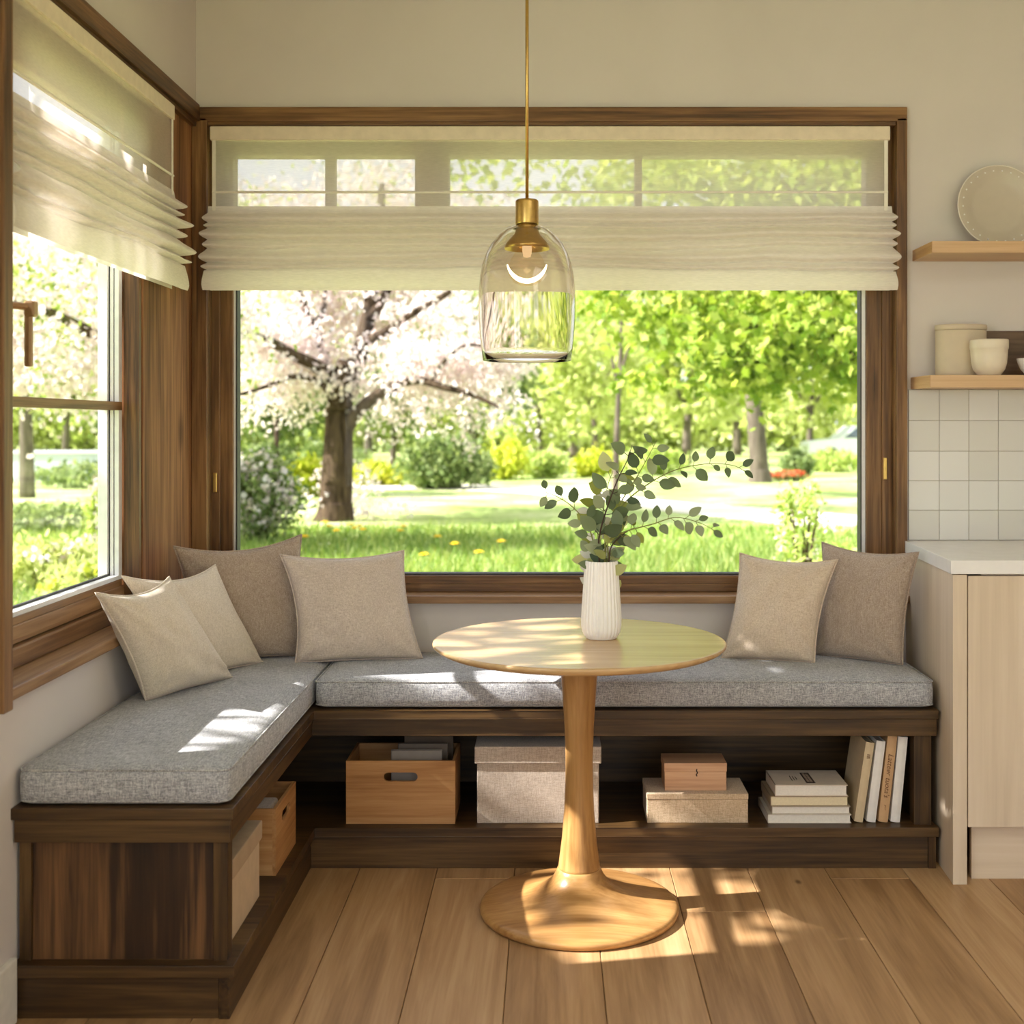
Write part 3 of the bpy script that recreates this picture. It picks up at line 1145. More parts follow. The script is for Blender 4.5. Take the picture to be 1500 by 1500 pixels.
M_stem_dark = plain('woody_stem', lin(70, 52, 40), 0.7)
M_stem_green = plain('green_stem', lin(136, 138, 76), 0.6)
M_euc = leafmat('eucalyptus_leaf', [(0, lin(84, 100, 76)), (.5, lin(122, 138, 106)), (1, lin(168, 178, 148))], .38, (1, 1, .7), .5)
M_euc_yel = leafmat('young_leaf', [(0, lin(136, 146, 70)), (.5, lin(170, 176, 104)), (1, lin(214, 214, 170))], .4)
M_petal = leafmat('pale_leaf', [(0, lin(196, 196, 184)), (1, lin(240, 238, 230))], .35, (1, 1, 1))
Vm = Vector((VX, VY, VZ + 0.02))
def vp_(px, py, dy):
    return at(px, py, VY + dy)
def stem(pts, dx=0.0, dy=0.0):
    return [(VX + dx * .5, VY + dy * .5, VZ + 0.03), (VX + dx, VY + dy, VZ + 0.212)] + [vp_(*p) for p in pts]
branch('tallest branch with a dark woody stem in the middle of the vase',
       stem([(878, 785, -.02), (890, 742, -.03), (905, 702, -.03), (918, 676, -.03), (926, 652, -.03)], -.006, -.01), (M_stem_dark, M_euc), 10, .040, 21, .0026, start=.5)
branch('branch reaching far right above the others in the vase',
       stem([(888, 780, .02), (912, 740, .03), (945, 712, .05), (985, 690, .06), (1030, 680, .07), (1070, 681, .07), (1092, 690, .07)], .012, .008), (M_stem_green, M_euc), 20, .034, 22, start=.45)
branch('branch drooping right just above the tabletop',
       stem([(892, 792, -.02), (918, 778, -.05), (955, 768, -.06), (990, 758, -.07), (1025, 766, -.07), (1048, 778, -.07)], .018, -.012), (M_stem_green, M_euc), 22, .031, 23, start=.3)
branch('branch bending out to the left of the vase',
       stem([(868, 790, -.01), (858, 765, -.02), (838, 742, -.03), (815, 727, -.04), (790, 718, -.04)], -.02, 0), (M_stem_green, M_euc), 14, .034, 24, start=.35)
branch('upright branch with yellowish young leaves at the back of the vase',
       stem([(880, 785, .03), (884, 745, .05), (890, 712, .05), (898, 690, .05)], .0, .018), (M_stem_green, M_euc_yel), 14, .044, 25, start=.3)
branch('branch rising to a leafy tip right of the tallest one',
       stem([(890, 780, -.01), (910, 735, .0), (932, 700, .0), (950, 668, .0), (962, 645, .0)], .01, .0), (M_stem_green, M_euc), 18, .036, 26, start=.35)
branch('short branch with pale whitish leaves at the vase mouth',
       stem([(876, 790, .0), (872, 760, .03), (868, 735, .04), (880, 715, .05)], -.012, .014), (M_stem_green, M_petal), 14, .034, 27, start=.25)
branch('short green sprig hanging over the right rim of the vase',
       stem([(896, 800, -.02), (910, 785, -.03), (925, 775, -.04), (940, 772, -.05)], .02, -.02), (M_stem_dark, M_euc_yel), 12, .028, 28, start=.3)

# ------------------------------------------------------------------ pendant lamp
LX, LY = -0.0616, 3.36
s_ = LY / F
def lz(py):
    return H - (py - 622) * s_
lamp = thing('pendant_lamp', 'clear glass dome pendant with brass cap above the table', 'lamp', (LX, LY, ZC))
bm = bmesh.new()
lathe(bm, [(0, ZC - .0005), (.055, ZC - .0005), (.055, ZC - .02), (.05, ZC - .025), (0, ZC - .025)], LX, LY, 48)
part('ceiling_canopy', bm, M_brass, lamp)
bm = bmesh.new()
tube(bm, [(LX, LY, lz(294)), (LX, LY, ZC - .024)], 0.0046, 16)
part('suspension_rod', bm, M_brass, lamp, True)
bm = bmesh.new()
lathe(bm, [(0, lz(293)), (.028, lz(293)), (.0310, lz(294.5)), (.0316, lz(297)), (.0316, lz(327)), (.0308, lz(329.5)), (.028, lz(330)), (0, lz(330))], LX, LY, 64)
part('brass_cap', bm, M_brass, lamp, True)
bm = bmesh.new()
lathe(bm, [(.026, lz(330)), (.031, lz(338)), (.0355, lz(344)), (.047, lz(350)), (.0560, lz(355)), (.0606, lz(360)), (.0620, lz(365)), (.0605, lz(365)), (.052, lz(358)), (.040, lz(352)), (.026, lz(347)), (0, lz(346))], LX, LY, 64)
part('brass_reflector', bm, M_brass, lamp, True)
outer = [(.030, 331.5), (.044, 333), (.062, 338), (.080, 346), (.098, 358), (.112, 372), (.1215, 387), (.128, 404), (.1318, 424), (.1328, 445), (.1318, 468), (.1288, 492), (.1248, 512), (.1205, 528)]
thk = .0055
inner = [(r - thk * (0.45 if i < 3 else 1.0), y + (thk / s_ if i < 6 else 2) * (1.0 if i < 4 else .5)) for i, (r, y) in enumerate(outer)]
inner = [(r + (thk * .62 * ((i - 9) / 4) if i > 9 else 0), y) for i, (r, y) in enumerate(inner)]
inner[-1] = (outer[-1][0] - thk * .38, 528.0)
prof = [(r, lz(y)) for r, y in outer] + [(outer[-1][0] - thk * .19, lz(528.5))] + [(r, lz(y)) for r, y in inner[::-1]]
prof.append(prof[0])
M_lampglass, nt_, o_ = newmat('lamp_glass')
g_ = nt_.nodes.new('ShaderNodeBsdfGlass')
g_.inputs['Color'].default_value = (0.95, 0.925, 0.90, 1)
g_.inputs['IOR'].default_value = 1.42
g_.inputs['Roughness'].default_value = 0.0
nt_.links.new(g_.outputs[0], o_.inputs['Surface'])
bm = bmesh.new()
lathe(bm, prof, LX, LY, 96)
bmesh.ops.remove_doubles(bm, verts=bm.verts, dist=1e-5)
part('glass_shade', bm, M_lampglass, lamp, True)
# bulb: clear envelope with a bright curved filament
M_bulb = clearglass('bulb_glass', 0.04, (1.0, 0.95, 0.86, 1))
bm = bmesh.new()
lathe(bm, [(.018, lz(348)), (.019, lz(358)), (.030, lz(368)), (.045, lz(380)), (.052, lz(393)), (.049, lz(405)), (.036, lz(414)), (.018, lz(418)), (0, lz(419))], LX, LY, 48)
blb = part('bulb', bm, M_bulb, lamp, True)
bm = bmesh.new()
pts = []
for i in range(25):
    t = -1 + 2 * i / 24
    pts.append((LX + .0535 * math.sin(t * 1.35) / math.sin(1.35), LY - .004, lz(412 - 24 * (1 - math.cos(t * 1.45)) / (1 - math.cos(1.45)))))
tube(bm, pts, [.0012 + .0055 * (1 - abs(2 * i / 24 - 1) ** 2) for i in range(25)], 10)
part('filament', bm, emit('filament_glow', (1.0, 0.84, 0.58, 1), 22.0), blb, True)
bm = bmesh.new()
lathe(bm, [(0, lz(352)), (.013, lz(352)), (.013, lz(368)), (.010, lz(376)), (0, lz(378))], LX, LY, 32)
part('bulb_socket', bm, emit('socket_glow', (1.0, 0.70, 0.38, 1), 1.0), blb, True)

# ------------------------------------------------------------------ storage: crates, boxes, books
def slot_panel(w, h, t, sw, sh, sz):
    """upright board in XZ (x -w/2..w/2, z 0..h), thickness along y 0..t, rounded slot"""
    bm = bmesh.new()
    angs = []
    sl = []
    r = sh / 2
    for cx, a0 in ((sw / 2 - r, -90), (-(sw / 2 - r), 90)):
        for a in range(0, 181, 15):
            an = math.radians(a0 + a)
            sl.append((cx + r * math.cos(an), sz + r * math.sin(an)))
    cen = (0, sz)
    loops = []
    corners = [(w / 2, h), (-w / 2, h), (-w / 2, 0), (w / 2, 0)]
    def key(p):
        return math.atan2(p[1] - cen[1], p[0] - cen[0]) % (2 * PI)
    def rect_hit(p):
        dx, dz = p[0] - cen[0], p[1] - cen[1]
        ts = []
        if abs(dx) > 1e-9: ts.append(((w / 2 if dx > 0 else -w / 2) - cen[0]) / dx)
        if abs(dz) > 1e-9: ts.append(((h if dz > 0 else 0) - cen[1]) / dz)
        t_ = min(ts)
        return (cen[0] + dx * t_, cen[1] + dz * t_)
    pairs = [(p, rect_hit(p)) for p in sl]
    for c in corners:
        # slot point on the same ray: nearest slot outline point
        q = min(sl, key=lambda p: abs((key(p) - key(c) + PI) % (2 * PI) - PI))
        pairs = [pr for pr in pairs if pr[0] != q]
        pairs.append((q, c))
    pairs.sort(key=lambda pr: key(pr[1]))
    n = len(pairs)
    F0 = [(bm.verts.new((a[0], 0, a[1])), bm.verts.new((b[0], 0, b[1]))) for a, b in pairs]
    F1 = [(bm.verts.new((a[0], t, a[1])), bm.verts.new((b[0], t, b[1]))) for a, b in pairs]
    for i in range(n):
        j = (i + 1) % n
        bm.faces.new((F0[i][0], F0[j][0], F0[j][1], F0[i][1]))
        bm.faces.new((F1[i][0], F1[i][1], F1[j][1], F1[j][0]))
        bm.faces.new((F0[i][0], F1[i][0], F1[j][0], F0[j][0]))
        bm.faces.new((F0[i][1], F0[j][1], F1[j][1], F1[i][1]))
    return bm


SH = 0.1252    # top of the storage shelf


def crate(label, cx, cy, w, d, h, front, t=0.009):
    """front: '-y' or '+x' is the side with the handle slot"""
    root = thing('wooden_crate', label, 'crate', (cx, cy, SH))
    R = Matrix.Rotation(0 if front == '-y' else PI / 2, 4, 'Z')
    def add(name, bm, ax):
        bm.transform(Matrix.Translation((cx, cy, SH)) @ R)
        a = ax if front == '-y' else {'x': 'y', 'y': 'x', 'z': 'z'}[ax]
        return part(name, bm, crate_wood(a), root)
    for s in (-1, 1):
        bm = slot_panel(w, h, t, 0.103, 0.027, h * 0.745)
        bm.transform(Matrix.Translation((0, -d / 2 if s < 0 else d / 2 - t, 0)))
        add('slotted_panel', bm, 'x')
        add('side_panel', B(s * w / 2 - (t if s > 0 else 0), s * w / 2 + (0 if s > 0 else t), -d / 2 + t, d / 2 - t, 0, h, 0.0008), 'y')
    add('crate_bottom', B(-w / 2 + t, w / 2 - t, -d / 2 + t, d / 2 - t, 0.001, t), 'x')
    return root


def lidded(name, label, x0, x1, y0, y1, z0, z1, lid, over, mat, lidmat, cat='box', bev=0.003):
    root = thing(name, label, cat, ((x0 + x1) / 2, (y0 + y1) / 2, z0))
    part('box_body', B(x0, x1, y0, y1, z0, z1 - 0.004, bev), mat, root)
    part('lid', B(x0 - over, x1 + over, y0 - over, y1 + over, z1 - lid, z1, bev), lidmat, root)
    return root


crate('pine crate with slot handle under the back seat holding notebooks', -0.4495, 3.815, 0.329, 0.214, 0.190, '-y')
crate('pine crate with slot handle under the left arm of the bench', -0.862, 3.410, 0.258, 0.262, 0.178, '+x')
lidded('storage_box', 'large linen box with lid directly behind the table column', -0.219, 0.149, 3.712, 3.985, SH, 0.359, 0.052, 0.007, M_box_grey, M_box_grey)
lidded('storage_box', 'kraft lidded box at the near end under the left seat', -1.06, -0.741, 2.862, 3.140, SH, 0.318, 0.046, 0.006, M_box_kraft, M_kraftlid)
tan = thing('storage_box', 'flat tan linen box carrying a small wooden box', 'box', (0.447, 3.80, SH))
part('box_body', B(0.295, 0.600, 3.716, 3.885, SH, 0.1955, 0.002), M_box_tan, tan)
part('lid', B(0.2935, 0.6015, 3.7145, 3.8865, 0.196, 0.214, 0.003), M_box_tan, tan)
sw_ = thing('keepsake_box', 'small pinkish wooden box on top of the tan linen box', 'box', (0.443, 3.80, 0.2145))
M_kb = wood('pink_pine', 'x', lin(176, 132, 98), lin(200, 156, 120), lin(214, 174, 138), 0.5)
part('box_body', B(0.351, 0.539, 3.745, 3.857, 0.2145, 0.272, 0.0015), M_kb, sw_)
klid = part('lid', B(0.3495, 0.5405, 3.7435, 3.8585, 0.2722, 0.2985, 0.0015), M_kb, sw_)
bm = bmesh.new()
tube(bm, smooth_path([(.449, 3.7425, .281), (.4475, 3.742, .275), (.4505, 3.742, .270), (.447, 3.7425, .263), (.4495, 3.7425, .259)], 4), .0016, 6)
part('latch', bm, M_ink, klid)

# notebooks in the back crate
for (lab, x0, x1, y0, y1, h, c) in (
        ('grey notebook standing foremost in the back crate', -.486, -.330, 3.765, 3.783, .196, lin(150, 140, 132)),
        ('brown folder standing behind the grey notebook in the crate', -.470, -.316, 3.806, 3.818, .206, lin(112, 100, 90)),
        ('dark tall folder standing rearmost in the crate', -.455, -.302, 3.845, 3.860, .222, lin(92, 78, 64))):
    z0 = SH + 0.0095
    t_ = thing('notebook', lab, 'notebook', ((x0 + x1) / 2, (y0 + y1) / 2, z0))
    mcov = plain('notebook_cover', c, 0.7)
    bm = bmesh.new()
    box(bm, x0, x1, y0, y0 + .0025, z0, z0 + h, .0006)
    box(bm, x0, x1, y1 - .0025, y1, z0, z0 + h, .0006)
    box(bm, x0, x0 + .0025, y0, y1, z0, z0 + h, .0006)
    part('cover', bm, mcov, t_)
    part('pages', B(x0 + .0025, x1 - .004, y0 + .0025, y1 - .0025, z0 + .003, z0 + h - .004), plain('paper', lin(214, 204, 188), .9), t_)
# folded cloth in the left crate
t_ = thing('folded_cloth', 'folded off-white cloth inside the left crate', 'cloth', (-0.87, 3.41, SH + .0095))
bm = bmesh.new()
for k in range(5):
    box(bm, -0.955 + .003 * (k % 2), -0.765 - .004 * (k % 2), 3.325, 3.475 - .004 * (k % 3), SH + .0098 + k * .029, SH + .0098 + k * .029 + .0285, .011, 3)
part('cloth_fold', bm, M_pil_beige, t_, True)

# stack of books
M_paper = plain('book_pages', lin(222, 208, 176), .9, .1, 0, .05, 200)
M_paper2 = plain('white_pages', lin(226, 220, 210), .9, .1, 0, .05, 200)
zz = SH + 0.0002
stack = [
    ('white flat book at the bottom of the stack', .660, .912, 3.712, 3.890, .0265, lin(216, 208, 196), M_paper2, 0.0022, -0.02),
    ('grey-covered book with worn edge, second from the bottom of the stack', .672, .910, 3.714, 3.885, .0235, lin(176, 164, 148), M_paper2, 0.002, -0.012),
    ('yellowed book just under the top one of the stack', .668, .905, 3.716, 3.880, .0300, lin(150, 130, 104), M_paper, 0.0022, .0),
    ('cream book with dark title block on top of the stack', .682, .902, 3.716, 3.875, .0340, lin(206, 192, 176), M_paper2, 0.0026, .0)]
for (lab, x0, x1, y0, y1, h, c, pm, ct_, sk) in stack:
    bk = thing('book', lab, 'book', ((x0 + x1) / 2, (y0 + y1) / 2, zz), group='stacked books under the back seat')
    mc = plain('book_cover', c, .65)
    bm = bmesh.new()
    box(bm, x0, x1, y0, y1, zz, zz + ct_, .0006)
    box(bm, x0, x1, y0, y1, zz + h - ct_, zz + h, .0006)
    box(bm, x0, x0 + ct_, y0, y1, zz, zz + h, .0006)
    cvr = part('cover', bm, mc, bk)
    part('pages', B(x0 + ct_, x1 - .004, y0 + .0025, y1 - .004, zz + ct_, zz + h - ct_), pm, bk)
    if 'dark title' in lab:
        cx, cy = .795, 3.79
        bm = bmesh.new()
        t = bmesh.new()
        box(t, -.014, .014, -.055, .055, 0, .0006, .0002, 1)
        t.transform(Matrix.Translation((cx, cy, zz + h)))
        merge(bm, t)
        for q in range(3):
            box(bm, .742 + q * .008, .7445 + q * .008, cy - .03 + .006 * q, cy + .022 - .004 * q, zz + h, zz + h + .0004)
        part('title_block', bm, M_ink, cvr, label='dark printed title block')
        bm = bmesh.new()
        r_ = random.Random(5)
        for q in range(2):
            yy = cy - .042
            while yy < cy + .04:
                l_ = r_.uniform(.004, .010)
                box(bm, cx - .009 + q * .0095, cx - .0015 + q * .0095, yy, yy + l_ * .6, zz + h + .0006, zz + h + .0009)
                yy += l_
        part('title_lettering', bm, plain('pale_ink', lin(170, 150, 132), .8), cvr, label='pale lettering on the dark block')
    zz += h + 0.0003


def text_mesh(s, size, ext=0.0002):
    cu = bpy.data.curves.new('txt', 'FONT')
    cu.body = s
    cu.size = size
    cu.extrude = ext
    cu.align_x = 'CENTER'
    cu.align_y = 'CENTER'
    cu.shear = 0.25
    o = bpy.data.objects.new('txt', cu)
    COL.objects.link(o)
    dg = bpy.context.evaluated_depsgraph_get()
    me = bpy.data.meshes.new_from_object(o.evaluated_get(dg))
    bpy.data.objects.remove(o)
    return me


ups = [
    ('beige book with a small square emblem, leftmost of the leaning books', .9486, .0262, .243, 8.5, lin(202, 182, 148), .175),
    ('plain white book, second of the leaning books', .9872, .0275, .247, 7.2, lin(226, 222, 216), .165),
    ('tan book with brown lettering on its spine among the leaning books', 1.0245, .0290, .262, 6.4, lin(196, 158, 116), .185),
    ('plain white book leaning nearest the right bench post', 1.0610, .0285, .259, 5.4, lin(228, 224, 218), .175)]
for i, (lab, xb, tk, h, ang, c, dp) in enumerate(ups):
    bk = thing('book', lab, 'book', (xb, 3.722, SH), group='leaning books under the back seat', roty=math.radians(ang))
    mc = plain('spine_cover', c, .6)
    bm = bmesh.new()
    box(bm, -tk, -tk + .0024, 0, dp, 0, h, .0008)
    box(bm, -.0024, 0, 0, dp, 0, h, .0008)
    # rounded spine
    n = 8
    fr = [(-tk + tk * k / n, -.004 * math.sin(PI * k / n) + .0012) for k in range(n + 1)]
    prism(bm, fr + [(0, .0036), (-tk, .0036)], 0, h)
    cvr = part('cover', bm, mc, bk, local=True)
    part('pages', B(-tk + .0024, -.0024, .0036, dp - .004, .003, h - .004), M_paper2 if i % 2 else M_paper, bk, local=True)
    if i == 0:
        bm = bmesh.new()
        for q in range(4):
            box(bm, -tk * .68, -tk * .32, -.0034, -.0024, h * .80 + q * .0034, h * .80 + q * .0034 + .0018)
        part('spine_emblem', bm, M_inkbrown, cvr, local=True, label='small brown square emblem')
    if i == 2:
        me = text_mesh("Latteer tuota's", .0225)
        # text lies in XY: stand it on the spine, reading downwards
        me.transform(Matrix.Translation((-tk / 2, -.0032, h * .54)) @ Matrix.Rotation(PI / 2, 4, 'X') @ Matrix.Rotation(-PI / 2, 4, 'Z'))
        o = link_mesh('spine_title', me, M_inkbrown, cvr, local=True)
        o['label'] = 'brown lettering running down the spine'
        bm = bmesh.new()
        tube(bm, smooth_path([(-tk * .62, -.0032, h * .20), (-tk * .42, -.0034, h * .19), (-tk * .5, -.0034, h * .165), (-tk * .4, -.0034, h * .14)], 3), .0006, 5)
        part('spine_emblem', bm, M_inkbrown, cvr, local=True)

# ------------------------------------------------------------------ kitchen side
cab = thing('base_cabinet', 'pale maple base cabinet at the right end of the bench', 'cabinet', (1.6, 3.85, 0))
bm = bmesh.new()
prism(bm, [(1.166, 3.552), (1.207, 3.552), (1.252, 4.168), (1.209, 4.168)], 0.0, 0.896, 0.0015)
part('side_panel', bm, pale_wood('z'), cab)
part('carcass', B(1.256, 2.15, 3.576, 4.165, 0.166, 0.896), pale_wood('x'), cab)
part('door', B(1.2105, 1.80, 3.553, 3.574, 0.166, 0.892, 0.0012), pale_wood('z'), cab)
part('door', B(1.803, 2.15, 3.553, 3.574, 0.166, 0.892, 0.0012), pale_wood('z'), cab)
part('toe_kick', B(1.236, 2.15, 3.60, 3.615, 0.0, 0.165), pale_wood('x'), cab)
bm = bmesh.new()
prism(bm, [(1.158, 3.545), (2.2, 3.545), (2.2, 4.169), (1.200, 4.169)], 0.8985, 0.938, 0.0015)
tag(part('countertop', bm, M_counter), 'white quartz worktop on the pale base cabinet', 'countertop')

# tiled backsplash
bm = bmesh.new()
rl = []
gx0, gx1 = 1.216, 2.2
xs = [gx0] + [1.3205 + 0.1 * k for k in range(9)]
zs = [0.9385, 1.04, 1.14, 1.24, 1.344, 1.449]
for i in range(len(xs) - 1):
    for j in range(len(zs) - 1):
        t = bmesh.new()
        box(t, xs[i] + .0010, xs[i + 1] - .0010, 4.1625, 4.1705, zs[j] + .0010, zs[j + 1] - .0010, .0015, 2)
        cx, cz = (xs[i] + xs[i + 1]) / 2, (zs[j] + zs[j + 1]) / 2
        R = Matrix.Rotation(random.uniform(-.006, .006), 4, 'X') @ Matrix.Rotation(random.uniform(-.006, .006), 4, 'Z')
        t.transform(Matrix.Translation((cx, 4.166, cz)) @ R @ Matrix.Translation((-cx, -4.166, -cz)))
        nb = len(bm.faces)
        merge(bm, t)
        rl += [random.random()] * (len(bm.faces) - nb)
ts_ = struct('trim_6', bm, M_tile, label='square white glazed wall tiles above the worktop')
a_ = ts_.data.attributes.new('rnd', 'FLOAT', 'FACE')
a_.data.foreach_set('value', rl)
struct('trim_7', B(gx0 + .001, xs[-1], 4.1655, 4.171, .9385, 1.449), M_grout, label='grout between the wall tiles')

# floating shelves
for (lab, xb, z0, z1) in (('upper oak floating shelf carrying the round plate', 1.232, 1.8835, 1.921),
                          ('lower oak floating shelf carrying pots above the tiles', 1.226, 1.4495, 1.490)):
    sh = thing('floating_shelf', lab, 'shelf', (1.7, 4.06, z0))
    part('shelf_board', B(xb, 2.2, 3.955, 4.169, z0, z1, .0012), shelf_wood('x'), sh)
    part('end_cap', B(xb - .0012, xb + .0003, 3.956, 4.168, z0 + .001, z1 - .001), wood('shelf_end', 'y', lin(172, 130, 90), lin(192, 150, 108), lin(206, 166, 124), .5), sh)
S2 = 1.4903
# plate leaning on the wall
pl = thing('dinner_plate', 'round white plate with dotted rim leaning on the upper shelf', 'plate', (1.506, 4.10, 1.9213))
R_ = .1395
Mx = Matrix.Translation((1.506, 4.112, 1.9216)) @ Matrix.Rotation(math.radians(90 - 7), 4, 'X') @ Matrix.Translation((0, R_, 0))
bm = bmesh.new()
lathe(bm, [(0, -.004), (.075, -.004), (.092, 0), (.112, .010), (.136, .016), (R_, .0165), (R_, .0185), (.136, .0185), (.112, .0135), (.093, .004), (.080, .001), (0, .001)], 0, 0, 96)
bm.transform(Mx)
plb = part('plate_body', bm, plain('greige_enamel', lin(196, 185, 169), .3, .5, 0, .02), pl, True)
bm = bmesh.new()
pts = [(R_ * math.cos(2 * PI * k / 72), R_ * math.sin(2 * PI * k / 72), .0178) for k in range(73)]
tube(bm, pts, .0018, 6, cap=False)
bm.transform(Mx)
part('plate_rim', bm, plain('bright_rim', lin(236, 230, 218), .35), plb, True, label='thin pale rim edge')
for k in range(26):
    a = 2 * PI * k / 26
    t = bmesh.new()
    bmesh.ops.create_uvsphere(t, u_segments=10, v_segments=6, radius=.0030)
    t.transform(Matrix.Translation((.122 * math.cos(a), .122 * math.sin(a), .0165)) @ Matrix.Diagonal((1, 1, .4, 1)))
    t.transform(Mx)
    part('rim_dot', t, M_ceramic, plb, True, label='white dot on the rim')

# canister (oval), cup, tray, small bowl
cn = thing('canister', 'tall beige stoneware canister with flat lid on the lower shelf', 'canister', (1.376, 4.112, S2))
bm = bmesh.new()
lathe(bm, [(0, S2), (.080, S2), (.083, S2 + .003), (.0845, S2 + .01), (.0845, S2 + .152), (.083, S2 + .1545), (0, S2 + .1545)], 1.376, 4.112, 64, 1.0, .62)
part('canister_body', bm, M_beige_cer, cn, True)
bm = bmesh.new()
lathe(bm, [(0, S2 + .155), (.084, S2 + .155), (.0865, S2 + .157), (.0865, S2 + .169), (.085, S2 + .172), (.080, S2 + .173), (0, S2 + .173)], 1.376, 4.112, 64, 1.0, .62)
part('lid', bm, M_beige_cer, cn, True)
cp = thing('ceramic_cup', 'cream footed cup with banded rim in front of the canister', 'cup', (1.437, 4.018, S2))
bm = bmesh.new()
lathe(bm, [(0, S2), (.034, S2), (.036, S2 + .002), (.040, S2 + .006), (.050, S2 + .020), (.0555, S2 + .040), (.0578, S2 + .066), (.0585, S2 + .084), (.0603, S2 + .0865), (.0610, S2 + .090), (.0612, S2 + .113), (.0603, S2 + .116), (.0585, S2 + .117), (.0570, S2 + .115), (.0555, S2 + .08), (.052, S2 + .04), (.035, S2 + .012), (0, S2 + .008)], 1.437, 4.018, 64)
part('cup_body', bm, M_cream_cer, cp, True)
tr = thing('serving_board', 'dark brown board leaning on the wall behind the pots', 'board', (1.62, 4.15, S2))
part('board_panel', B(1.473, 1.80, 4.148, 4.166, S2, S2 + .156, .003), M_tray, tr)
bw = thing('small_bowl', 'small white bowl at the picture edge of the lower shelf', 'bowl', (1.582, 4.03, S2))
bm = bmesh.new()
lathe(bm, [(0, S2), (.020, S2), (.022, S2 + .002), (.024, S2 + .008), (.036, S2 + .022), (.045, S2 + .044), (.0475, S2 + .056), (.0460, S2 + .057), (.043, S2 + .045), (.034, S2 + .026), (.02, S2 + .014), (0, S2 + .012)], 1.582, 4.03, 48)
part('bowl_body', bm, M_ceramic, bw, True)

# ================================================================== garden
def cloud_mesh(name, cen, size, shape, mat, parent, flat=0.0, tint=None, down=0.0):
    """many flat leaves / petals in one mesh, each an n-gon; 'rnd' face attribute drives its colour"""
    cen = np.asarray(cen, dtype=np.float64)
    n = len(cen)
    size = np.broadcast_to(np.asarray(size, dtype=np.float64), (n,))
    sh = np.asarray(shape, dtype=np.float64)
    k = len(sh)
    nr = rng.normal(size=(n, 3))
    nr[:, 2] += flat
    nr /= np.linalg.norm(nr, axis=1, keepdims=True)
    t = rng.normal(size=(n, 3))
    t[:, 2] -= down
    t -= nr * (t * nr).sum(1, keepdims=True)
    t /= np.linalg.norm(t, axis=1, keepdims=True)
    b = np.cross(nr, t)
    v = cen[:, None, :] + size[:, None, None] * (t[:, None, :] * sh[None, :, 0:1] + b[:, None, :] * sh[None, :, 1:2])
    if sh.shape[1] > 2:
        v += size[:, None, None] * nr[:, None, :] * sh[None, :, 2:3]
    v = v.reshape(-1, 3)
    off = np.array(wloc(parent)) if parent is not None else np.zeros(3)
    v = v - off
    me = bpy.data.meshes.new(name)
    me.vertices.add(n * k)
    me.vertices.foreach_set('co', v.astype(np.float32).ravel())
    me.loops.add(n * k)
    me.loops.foreach_set('vertex_index', np.arange(n * k, dtype=np.int32))
    me.polygons.add(n)
    me.polygons.foreach_set('loop_start', np.arange(0, n * k, k, dtype=np.int32))
    me.update(calc_edges=True)
    a = me.attributes.new('rnd', 'FLOAT', 'FACE')
    a.data.foreach_set('value', (rng.random(n) if tint is None else tint).astype(np.float32))
    me.materials.append(mat)
    o = bpy.data.objects.new(name, me)
    COL.objects.link(o)
    if parent is not None:
        o.parent = parent
    return o


LEAF = [(0, 0), (.3, .26), (.62, .22), (1, 0), (.62, -.22), (.3, -.26)]
MAPLE = [(0, 0), (.10, .34), (.30, .22), (.42, .52), (.60, .20), (1.0, 0), (.60, -.20), (.42, -.52), (.30, -.22), (.10, -.34)]
PETAL = [(math.cos(a) * (.5 if i % 2 else .38), math.sin(a) * (.5 if i % 2 else .38), .08 if i % 2 else 0) for i, a in enumerate(np.linspace(0, 2 * PI, 11)[:-1])]


def blob(n, c, r, clumps=30, spread=.28, shell=.5):
    """clumpy points in an ellipsoid"""
    c = np.array(c); r = np.array(r)
    d = rng.normal(size=(clumps, 3)); d /= np.linalg.norm(d, axis=1, keepdims=True)
    rad = rng.random(clumps) ** (1 / 3) * (1 - shell) + shell * rng.random(clumps) ** .2
    cc = d * rad[:, None]
    w = rng.integers(0, clumps, n)
    p = cc[w] + rng.normal(size=(n, 3)) * spread * (0.6 + .8 * rng.random((n, 1)))
    return c + p * r


M_lawn, nt_, o_ = newmat('lawn')
f1 = noise(nt_, coords(nt_, (1, 1, 1), rnd=False), .55, 4, .6)
f2 = noise(nt_, coords(nt_, (1, 1, 1), rnd=False), 9.0, 5, .7)
s1 = N(nt_, 'ShaderNodeMath', operation='MULTIPLY_ADD'); s1.inputs[1].default_value = .5
nt_.links.new(f2, s1.inputs[0]); nt_.links.new(f1, s1.inputs[2])
bsdf(nt_, o_, ramp(nt_, s1.outputs[0], [(.55, lin(126, 152, 74)), (.75, lin(174, 190, 118)), (.95, lin(212, 214, 166))]), .9, .1, f2, .8, .05)
bm = bmesh.new()
nx, ny = 60, 60
gx = np.linspace(-60, 60, nx + 1); gy = np.linspace(4.34, 110, ny + 1)
# a frame of ground around the house: garden plane in front of both windows
def gridplane(bm, x0, x1, y0, y1, nx, ny):
    g = [[bm.verts.new((x0 + (x1 - x0) * i / nx, y0 + (y1 - y0) * j / ny, GZ)) for j in range(ny + 1)] for i in range(nx + 1)]
    for i in range(nx):
        for j in range(ny):
            bm.faces.new((g[i][j], g[i + 1][j], g[i + 1][j + 1], g[i][j + 1]))
gridplane(bm, -70, 70, 4.335, 120, 30, 30)
gridplane(bm, -70, -1.365, -40, 4.335, 10, 10)
gridplane(bm, -1.365, 70, -40, -2.72, 10, 5)
gridplane(bm, 3.41, 70, -2.72, 4.335, 5, 3)
o = part('lawn', bm, M_lawn)
tag(o, 'sunny green lawn outside the windows', 'lawn', kind='structure')

